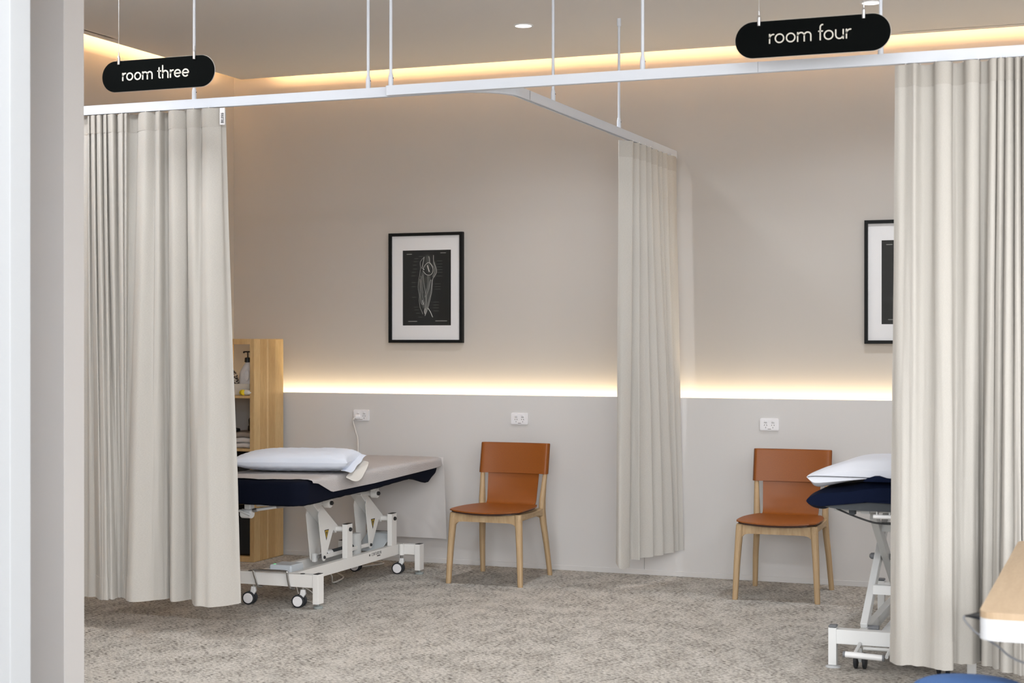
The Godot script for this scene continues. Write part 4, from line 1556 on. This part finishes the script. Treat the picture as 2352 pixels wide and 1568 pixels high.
	var cu := pad(-4.412, 8.365, 0.308, 0.905, 0.085, [[0.30, 0.7135], [0.2, 0.7135], [0.06, 0.713], [0.024, 0.710], [0.008, 0.701], [0.0, 0.685], [-0.004, 0.012, 1], [0.0, 0.0, 1], [0.025, 0.004, 1], [0.08, 0.612]], low)
	part("mattress", cu, M.navy, o)

	# sheet: over the top, down the right side and off the far end
	var sh := thing("bed_sheet", P(xc, 0.72, 8.4), "pinkish grey disposable sheet spread over the left treatment table", "sheet")
	var rows := []
	var wr := noise(2.4, 77, 3)
	var nr := 64
	for r in nr + 1:
		var d := lerpf(7.485, 9.277, float(r) / nr)
		var line := PackedVector3Array()
		for c in 31:
			var f := c / 30.0
			var x := lerpf(-4.715, -4.10, f)
			var y := 0.7165 + 0.003 * wr.get_noise_2d(x * 4, d * 4) + 0.0012 * wr.get_noise_2d(x * 22, d * 22) + 0.001
			if x > -4.135:
				y -= (x + 4.135) * (x + 4.135) * 6.0
			# round off the near right corner of the sheet
			var dn := maxf(0.0, (x + 4.36)) * 0.30
			line.append(P(x, y, lerpf(d, maxf(d, 7.485 + dn), 1.0)))
		# drop over the side
		var dd: float = -line[30].z
		var drop := 0.0
		for seg in [[7.5, 0.704, 7.62, 0.690], [7.62, 0.690, 7.78, 0.630], [7.78, 0.630, 8.3, 0.634], [8.3, 0.634, 9.17, 0.657], [9.17, 0.657, 9.3, 0.668]]:
			if dd >= seg[0] and dd <= seg[2]:
				drop = lerpf(seg[1], seg[3], (dd - seg[0]) / (seg[2] - seg[0]))
		if drop == 0.0:
			drop = 0.704
		for k in range(1, 6):
			line.append(P(-4.0965 + 0.002 * k * 0.3, lerpf(line[30].y - 0.004, drop, k / 5.0), dd))
		rows.append(line)
	var b := MB.new()
	b.sheet(rows, 0.0018)
	part("sheet_top", b, M.sheet, sh)
	rows = []
	for r in 19:
		var f := r / 18.0
		var line := PackedVector3Array()
		for c in 25:
			var x := lerpf(-4.70, -4.085, c / 24.0)
			var y := lerpf(0.7165, 0.196, f)
			var d := 9.276 + 0.022 * sin(minf(f * 9.0, PI / 2)) + 0.006 * wr.get_noise_2d(x * 5, f * 2.0) * f
			if c > 21 and r > 0:
				d -= 0.006 * (c - 21) * (1.0 - f * 0.7)
			line.append(P(x + 0.015 * f * (c / 24.0), y, d))
		rows.append(line)
	b = MB.new()
	b.sheet(rows, 0.0016)
	part("sheet_end", b, M.drape, sh)
	# pillow in a disposable case whose open end flops over the edge
	var pw := thing("pillow", P(-4.42, 0.72, 8.02), "plump bluish white pillow in a loose open case on the left treatment table", "pillow")
	var tn := deg_to_rad(15.0)
	var pc := P(-4.42, 0.781, 8.02)
	part("cushion", pillow_mesh(pc + Vector3(-0.02, 0, 0), 0.68, 0.48, 0.125, 4, tn, 0.42, 9.0), M.pillow, pw)
	# the slack end of the case: an upper lip, and a lower tongue that hangs over the edge of the table
	var pb := Basis(Vector3.UP, tn)
	for lip in 2:
		rows = []
		for r in 13:
			var f := r / 12.0
			var line := PackedVector3Array()
			for q in 25:
				var e := q / 12.0 - 1.0   # -1 at the back corner, +1 at the front corner
				var at := pc + pb * Vector3(0.312, 0, e * 0.225)
				if lip:
					var reach := 0.065 * f * pow(maxf(0.0, 1.0 - pow(absf(e), 4.0)), 0.5)
					at += Vector3(reach, 0, 0.01 * f * (1 - e * e))
					at.y = lerpf(0.765, 0.7255, smoothstep(-1.0, 0.4, e)) - 0.006 * f
					if at.x > -4.09:
						at.y -= (at.x + 4.09) * 0.6
				else:
					at += pb * Vector3(-0.03 + 0.055 * f, 0, 0) + Vector3(0, 0, 0.004 * sin(e * 9.0) * f)
					at.y = lerpf(0.800, 0.740, smoothstep(-1.0, 1.0, e)) - 0.010 * f * f + 0.004 * sin(e * 6.0) * f
				line.append(at)
			rows.append(line)
		b = MB.new()
		b.sheet(rows, 0.0015)
		part("open_case_end", b, M.pillow_in if lip else M.pillow, pw, "cream inside of the open pillow case" if lip else "")
	b = MB.new()
	b.tube([pc + pb * Vector3(0.16, -0.052, 0.232), pc + pb * Vector3(0.25, -0.053, 0.233), pc + pb * Vector3(0.30, -0.053, 0.236)], 0.0018, 6)
	part("seam", b, M.piping, pw)


func pillow_mesh(c: Vector3, w: float, dp: float, h: float, seed_: int, turn := 0.0, pinch := 0.55, right_pow := 3.2) -> MB:
	var b := MB.new()
	var nz := noise(2.6, seed_, 3)
	var basis := Basis(Vector3.UP, turn)
	for side in [1, -1]:
		var rows := []
		for r in 33:
			var line := PackedVector3Array()
			var t := r / 16.0 - 1.0
			t = signf(t) * (1.0 - pow(1.0 - absf(t), 1.4))
			for q in 41:
				var s := q / 20.0 - 1.0
				s = signf(s) * (1.0 - pow(1.0 - absf(s), 1.4))
				var x := w / 2 * s * (1.0 - 0.05 * (1.0 - t * t))
				var z := dp / 2 * t * (1.0 - 0.05 * (1.0 - s * s))
				var bulge := pow(maxf(0.0, 1.0 - pow(absf(s), 3.2 if s < 0 else right_pow)), pinch) * pow(maxf(0.0, 1.0 - pow(absf(t), 3.0)), pinch)
				var y := h / 2 * bulge * (1.0 if side > 0 else 0.92)
				y += 0.006 * bulge * nz.get_noise_3d(s * 2.2, t * 2.2, side * 3.0)
				line.append(c + basis * Vector3(x, side * y, z))
			rows.append(line)
		b.grid(rows, false, false, Vector2(1, 1), 1 if side < 0 else -1)
	return b


func bed_right() -> void:
	var xc := -0.95
	var o := thing("treatment_table", P(xc, 0, 8.0), "raised navy treatment table on a grey scissor lift, behind the right curtain", "treatment table")
	for q in [[-1.25, 7.17], [-0.65, 7.17], [-1.25, 8.65], [-0.65, 8.65]]:
		var leg := part("leg", slab(q[0] - 0.018, q[0] + 0.018, 0.012, 0.178, q[1] - 0.022, q[1] + 0.022), M.beam2, o)
		var cp := MB.new()
		cp.box(P(q[0], 0.184, q[1]), Vector3(0.038, 0.012, 0.046), 0.005)
		part("leg_cap", cp, M.greycap, leg)
		var f := MB.new()
		f.lathe(P(q[0], 0, q[1]), [Vector2(0.034, 0), Vector2(0.034, 0.004), Vector2(0.012, 0.012), Vector2(0.01, 0.016)], 18)
		part("foot", f, M.leg_grey, leg)
	part("cross_beam", slab(-1.232, -0.668, 0.108, 0.172, 7.150, 7.205), M.beam2, o)
	part("cross_beam", slab(-1.232, -0.668, 0.108, 0.172, 8.62, 8.675), M.beam2, o)
	for s in [-1, 1]:
		part("side_rail", slab(xc + s * 0.175 - 0.018, xc + s * 0.175 + 0.018, 0.118, 0.168, 7.205, 8.62), M.steel2, o)
	part("base_pan", slab(-1.08, -0.82, 0.118, 0.124, 7.22, 7.9), M.beam2, o)
	# scissor lift: two pairs of crossing bars
	for s in [-1, 1]:
		var xo: float = xc + s * 0.178
		var xi: float = xc + s * 0.140
		var bars := [[xo, 7.27, 0.165, 8.14, 0.698, M.beam2], [xi, 7.30, 0.675, 8.12, 0.190, M.steel2]]
		for q in bars:
			var a := P(q[0], q[2], q[1])
			var c := P(q[0], q[4], q[3])
			var dir := (c - a).normalized()
			var b := MB.new()
			b.box((a + c) / 2, Vector3(0.032, (c - a).length(), 0.05), 0.002, Basis(Vector3.RIGHT, dir, Vector3.RIGHT.cross(dir)))
			part("scissor_bar", b, q[5], o)
		var k := MB.new()
		k.lathe(P(xo + s * 0.016, 0.434, 7.706), [Vector2(0.014, 0), Vector2(0.016, 0.003), Vector2(0.015, 0.018), Vector2(0.008, 0.026)], 16, Basis(Vector3(0, 0, 1), -s * PI / 2))
		part("pivot_cap", k, M.greycap, o)
		k = MB.new()
		k.lathe(P(xi - s * 0.016, 0.434, 7.706), [Vector2(0.014, 0), Vector2(0.016, 0.003), Vector2(0.015, 0.018), Vector2(0.008, 0.026)], 16, Basis(Vector3(0, 0, 1), s * PI / 2))
		part("pivot_cap", k, M.greycap, o)
		k = MB.new()
		k.rod(P(xo - 0.03 * s - 0.02, 0.165, 7.28), P(xo - 0.03 * s + 0.035, 0.165, 7.28), 0.014, 12)
		part("floor_pivot", k, M.greycap, o)
	part("scissor_tie", slab(xc - 0.162, xc + 0.162, 0.295, 0.338, 7.42, 7.455), M.beam2, o)
	part("scissor_tie", slab(xc - 0.125, xc + 0.125, 0.235, 0.30, 7.86, 7.90), M.steel2, o)
	part("scissor_tie", slab(xc - 0.125, xc + 0.125, 0.585, 0.625, 7.43, 7.47), M.steel2, o)
	# top frame
	for s in [-1, 1]:
		part("top_rail", slab(xc + s * 0.16 - 0.02, xc + s * 0.16 + 0.02, 0.69, 0.725, 7.18, 8.7), M.steel2, o)
	part("top_crosspiece", slab(xc - 0.30, xc + 0.30, 0.695, 0.722, 7.20, 7.24), M.steel2, o)
	var rb := MB.new()
	rb.rod(P(-1.06, 0.690, 7.09), P(-0.72, 0.690, 7.09), 0.0095, 12)
	part("release_bar", rb, M.white, o)
	for x in [-1.045, -0.99]:
		rb = MB.new()
		rb.box(P(x, 0.712, 7.11), Vector3(0.006, 0.045, 0.05), 0.001)
		part("bar_bracket", rb, M.steel2, o)
	part("stop_block", slab(-1.172, -1.145, 0.690, 0.735, 7.12, 7.16), M.under, o)
	rb = MB.new()
	rb.tube(spline([P(-1.235, 0.722, 7.14), P(-1.225, 0.712, 7.14), P(-1.16, 0.686, 7.14), P(-1.085, 0.662, 7.14), P(-1.04, 0.655, 7.14), P(-0.96, 0.657, 7.14), P(-0.85, 0.69, 7.14)], 6), 0.0042, 8)
	part("control_cable", rb, M.black, o)
	# foot pedal bar and caster
	var pd := MB.new()
	pd.rod(P(-1.172, 0.088, 7.03), P(-1.012, 0.082, 7.03), 0.0135, 16)
	part("foot_bar", pd, M.white, o)
	pd = MB.new()
	pd.rod(P(-1.182, 0.088, 7.03), P(-1.172, 0.088, 7.03), 0.014, 16)
	pd.rod(P(-1.012, 0.082, 7.03), P(-1.004, 0.082, 7.03), 0.014, 16)
	part("foot_bar_cap", pd, M.greycap, o)
	for x in [-1.135, -0.995]:
		pd = MB.new()
		pd.rod(P(x, 0.086, 7.035), P(x + 0.01, 0.118, 7.14), 0.008, 10)
		part("foot_bar_arm", pd, M.steel2, o)
	pd = MB.new()
	pd.rod(P(-1.11, 0.100, 7.13), P(-0.72, 0.100, 7.13), 0.008, 12)
	part("brake_rod", pd, M.steel2, o)
	caster(o, -1.13, 7.155, 0.118, PI * 0.5, false)
	caster(o, -0.77, 7.155, 0.118, PI * 0.5, false)
	# cushion: rounded rim, navy cover pulled over, grey underside
	var low := func(x: float, _d: float) -> float: return 0.724 + 0.030 * smoothstep(-1.26, -1.02, x) * smoothstep(-0.64, -0.88, x)
	var xm := -0.955
	var cu := MB.new()
	var un := MB.new()
	var rows := []
	var rows2 := []
	var half := [Vector2(-0.955, 0.742), Vector2(-1.09, 0.747), Vector2(-1.19, 0.738), Vector2(-1.25, 0.722), Vector2(-1.285, 0.711), Vector2(-1.33, 0.717), Vector2(-1.357, 0.737), Vector2(-1.350, 0.762), Vector2(-1.322, 0.785), Vector2(-1.275, 0.801), Vector2(-1.175, 0.813), Vector2(-1.10, 0.833), Vector2(-1.03, 0.845), Vector2(-0.955, 0.847)]
	var whole := half.duplicate()
	for i in range(half.size() - 2, -1, -1):
		whole.append(Vector2(2 * xm - half[i].x, half[i].y))
	var outline := spline(whole, 4)
	outline.pop_back()
	for r in 27:
		# stations along the bed; the near end is rounded over
		var f := r / 26.0
		var d := lerpf(7.06, 8.85, f)
		var e := sqrt(maxf(0.0, 1.0 - pow(1.0 - clampf((d - 7.06) / 0.05, 0, 1), 2.0))) * 0.35 + 0.65
		if r == 26:
			e = 0.8
		var ring := PackedVector3Array()
		var ring2 := PackedVector3Array()
		for i in 60:
			var w := TAU * i / 60
			var sx := signf(cos(w)) * pow(absf(cos(w)), 0.5)
			var sy := signf(sin(w)) * pow(absf(sin(w)), 0.85)
			ring2.append(P(xm + sx * 0.345, 0.737 + sy * 0.023 * (1.0 - 0.5 * pow(absf(sx), 6.0)), d + 0.012))
		for p in outline:
			ring.append(P(xm + (p.x - xm) * (0.94 + 0.06 * e), lerpf(0.765, p.y, e), d))
		rows.append(ring)
		rows2.append(ring2)
	cu.grid(rows, true, true)
	un.grid(rows2, true, true)
	part("mattress", cu, M.navy2, o)
	part("mattress_base", un, M.under, o, "grey underside of the cushion")
	var tk := MB.new()
	tk.prism(PackedVector2Array([Vector2(-1.10, 0.845), Vector2(-1.085, 0.858), Vector2(-1.05, 0.870), Vector2(-1.03, 0.871), Vector2(-1.0, 0.862), Vector2(-0.97, 0.858), Vector2(-0.97, 0.845)]), P(0, 0, 7.075), Vector3.RIGHT, Vector3.UP, Vector3.BACK, 0.04)
	part("cover_tuck", tk, M.navy2, o)

	var pw := thing("pillow", P(-1.0, 0.86, 7.32), "flat white pillow with dark seam on the right treatment table", "pillow")
	var b := MB.new()
	rows = []
	for r in 17:
		var f := r / 16.0
		var d := lerpf(7.075, 7.55, f)
		var ring := PackedVector3Array()
		var k := sqrt(maxf(0.0, 1.0 - pow(absf(f * 2.0 - 1.0), 5.0))) * 0.55 + 0.45
		# outline: pointed left seam, sloping shoulder, flat top, bulging belly
		var prof := [Vector2(-1.347, 0.852), Vector2(-1.343, 0.868), Vector2(-1.25, 0.902), Vector2(-1.17, 0.930), Vector2(-1.10, 0.942), Vector2(-0.95, 0.945), Vector2(-0.80, 0.942), Vector2(-0.70, 0.930), Vector2(-0.62, 0.870), Vector2(-0.61, 0.852), Vector2(-0.65, 0.846), Vector2(-0.95, 0.866), Vector2(-1.05, 0.866), Vector2(-1.17, 0.838), Vector2(-1.27, 0.812), Vector2(-1.315, 0.806), Vector2(-1.335, 0.826)]
		var cl := prof.duplicate()
		cl.append(prof[0])
		var sp := spline(cl, 4)
		for i in sp.size() - 1:
			var p: Vector2 = sp[i]
			ring.append(P(p.x, lerpf(0.852, p.y, k), d - 0.0 + 0.02 * (1 - k) * 0))
		rows.append(ring)
	b.grid(rows, true, true)
	part("cushion", b, M.pillow_plain, pw)
	b = MB.new()
	b.tube(spline([P(-1.346, 0.856, 7.075), P(-1.30, 0.861, 7.070), P(-1.1, 0.861, 7.069), P(-0.9, 0.858, 7.069), P(-0.7, 0.855, 7.070)], 6), 0.0018, 6)
	part("seam", b, M.piping, pw, "dark stitched seam")


# ---------------------------------------------------------------- desk and stool at the right edge

func desk() -> void:
	var o := thing("desk", P(0.2, 0, 5.2), "white desk with a pale wooden top at the right edge", "desk")
	var poly := PackedVector2Array()
	for p in rrect(0.49, 0.81, 0.045, 8):
		poly.append(p)
	var b := MB.new()
	b.prism(poly, P(0.107, 0.7305, 5.23), Vector3.RIGHT, Vector3.BACK, Vector3.UP, 0.019)
	for i in b.t.size():
		b.t[i] = Vector2(b.v[i].x * 1.6, -b.v[i].z * 0.9)
	part("desktop", b, M.desk_wood, o)
	b = MB.new()
	b.prism(poly, P(0.107, 0.6925, 5.23), Vector3.RIGHT, Vector3.BACK, Vector3.UP, 0.057)
	part("desk_body", b, M.desk_white, o)
	for q in [[-0.21, 4.62], [0.42, 4.62], [-0.21, 5.85], [0.42, 5.85]]:
		part("leg", slab(q[0] - 0.03, q[0] + 0.03, 0, 0.665, q[1] - 0.03, q[1] + 0.03), M.leg_grey, o)
	var c := thing("desk_cable", P(-0.40, 0.695, 4.6), "black plug end and thin cable at the left side of the desk", "cable")
	b = MB.new()
	b.lathe(P(-0.381, 0.700, 4.6), [Vector2(0.013, 0), Vector2(0.012, 0.012), Vector2(0.004, 0.045), Vector2(0.0025, 0.056)], 14, Basis(Vector3(0, 0, 1), PI / 2 + 0.06))
	part("strain_relief", b, M.black, c)
	b = MB.new()
	b.tube(spline([P(-0.434, 0.697, 4.6), P(-0.439, 0.69, 4.6), P(-0.426, 0.672, 4.6), P(-0.402, 0.650, 4.6), P(-0.35, 0.620, 4.6), P(-0.315, 0.592, 4.6), P(-0.278, 0.577, 4.6), P(-0.243, 0.57, 4.6)], 6), 0.003, 8)
	part("cable", b, mat(rgb(120, 121, 124), 0.6), c)
	var s := thing("stool", P(-0.415, 0, 4.58), "round blue padded stool in front of the desk", "stool")
	b = MB.new()
	b.lathe(P(-0.415, 0.425, 4.58), [Vector2(0.14, 0), Vector2(0.165, 0.012), Vector2(0.175, 0.035), Vector2(0.171, 0.062), Vector2(0.155, 0.08), Vector2(0.14, 0.087), Vector2(0.08, 0.094), Vector2(0.01, 0.096)], 48)
	part("seat", b, M.blue, s)
	b = MB.new()
	b.rod(P(-0.415, 0.10, 4.58), P(-0.415, 0.43, 4.58), 0.022, 14)
	part("column", b, M.chrome, s)
	for i in 5:
		var w := TAU * i / 5
		b = MB.new()
		b.loft([[P(-0.415, 0.10, 4.58), Vector3(-sin(w), 0, cos(w)), Vector3.UP, 0.04, 0.03], [P(-0.415 + cos(w) * 0.24, 0.05, 4.58 - sin(w) * 0.24), Vector3(-sin(w), 0, cos(w)), Vector3.UP, 0.026, 0.02]])
		var foot := part("base_arm", b, M.black, s)
		var wh := MB.new()
		var axis := Vector3(-sin(w), 0, cos(w))
		wh.lathe(P(-0.415 + cos(w) * 0.24, 0.025, 4.58 - sin(w) * 0.24) - axis * 0.01, [Vector2(0.022, 0), Vector2(0.025, 0.003), Vector2(0.025, 0.017), Vector2(0.022, 0.02)], 16, Basis(Vector3(cos(w), 0, sin(w)), axis, Vector3(cos(w), 0, sin(w)).cross(axis)))
		part("wheel", wh, M.rubber, foot)
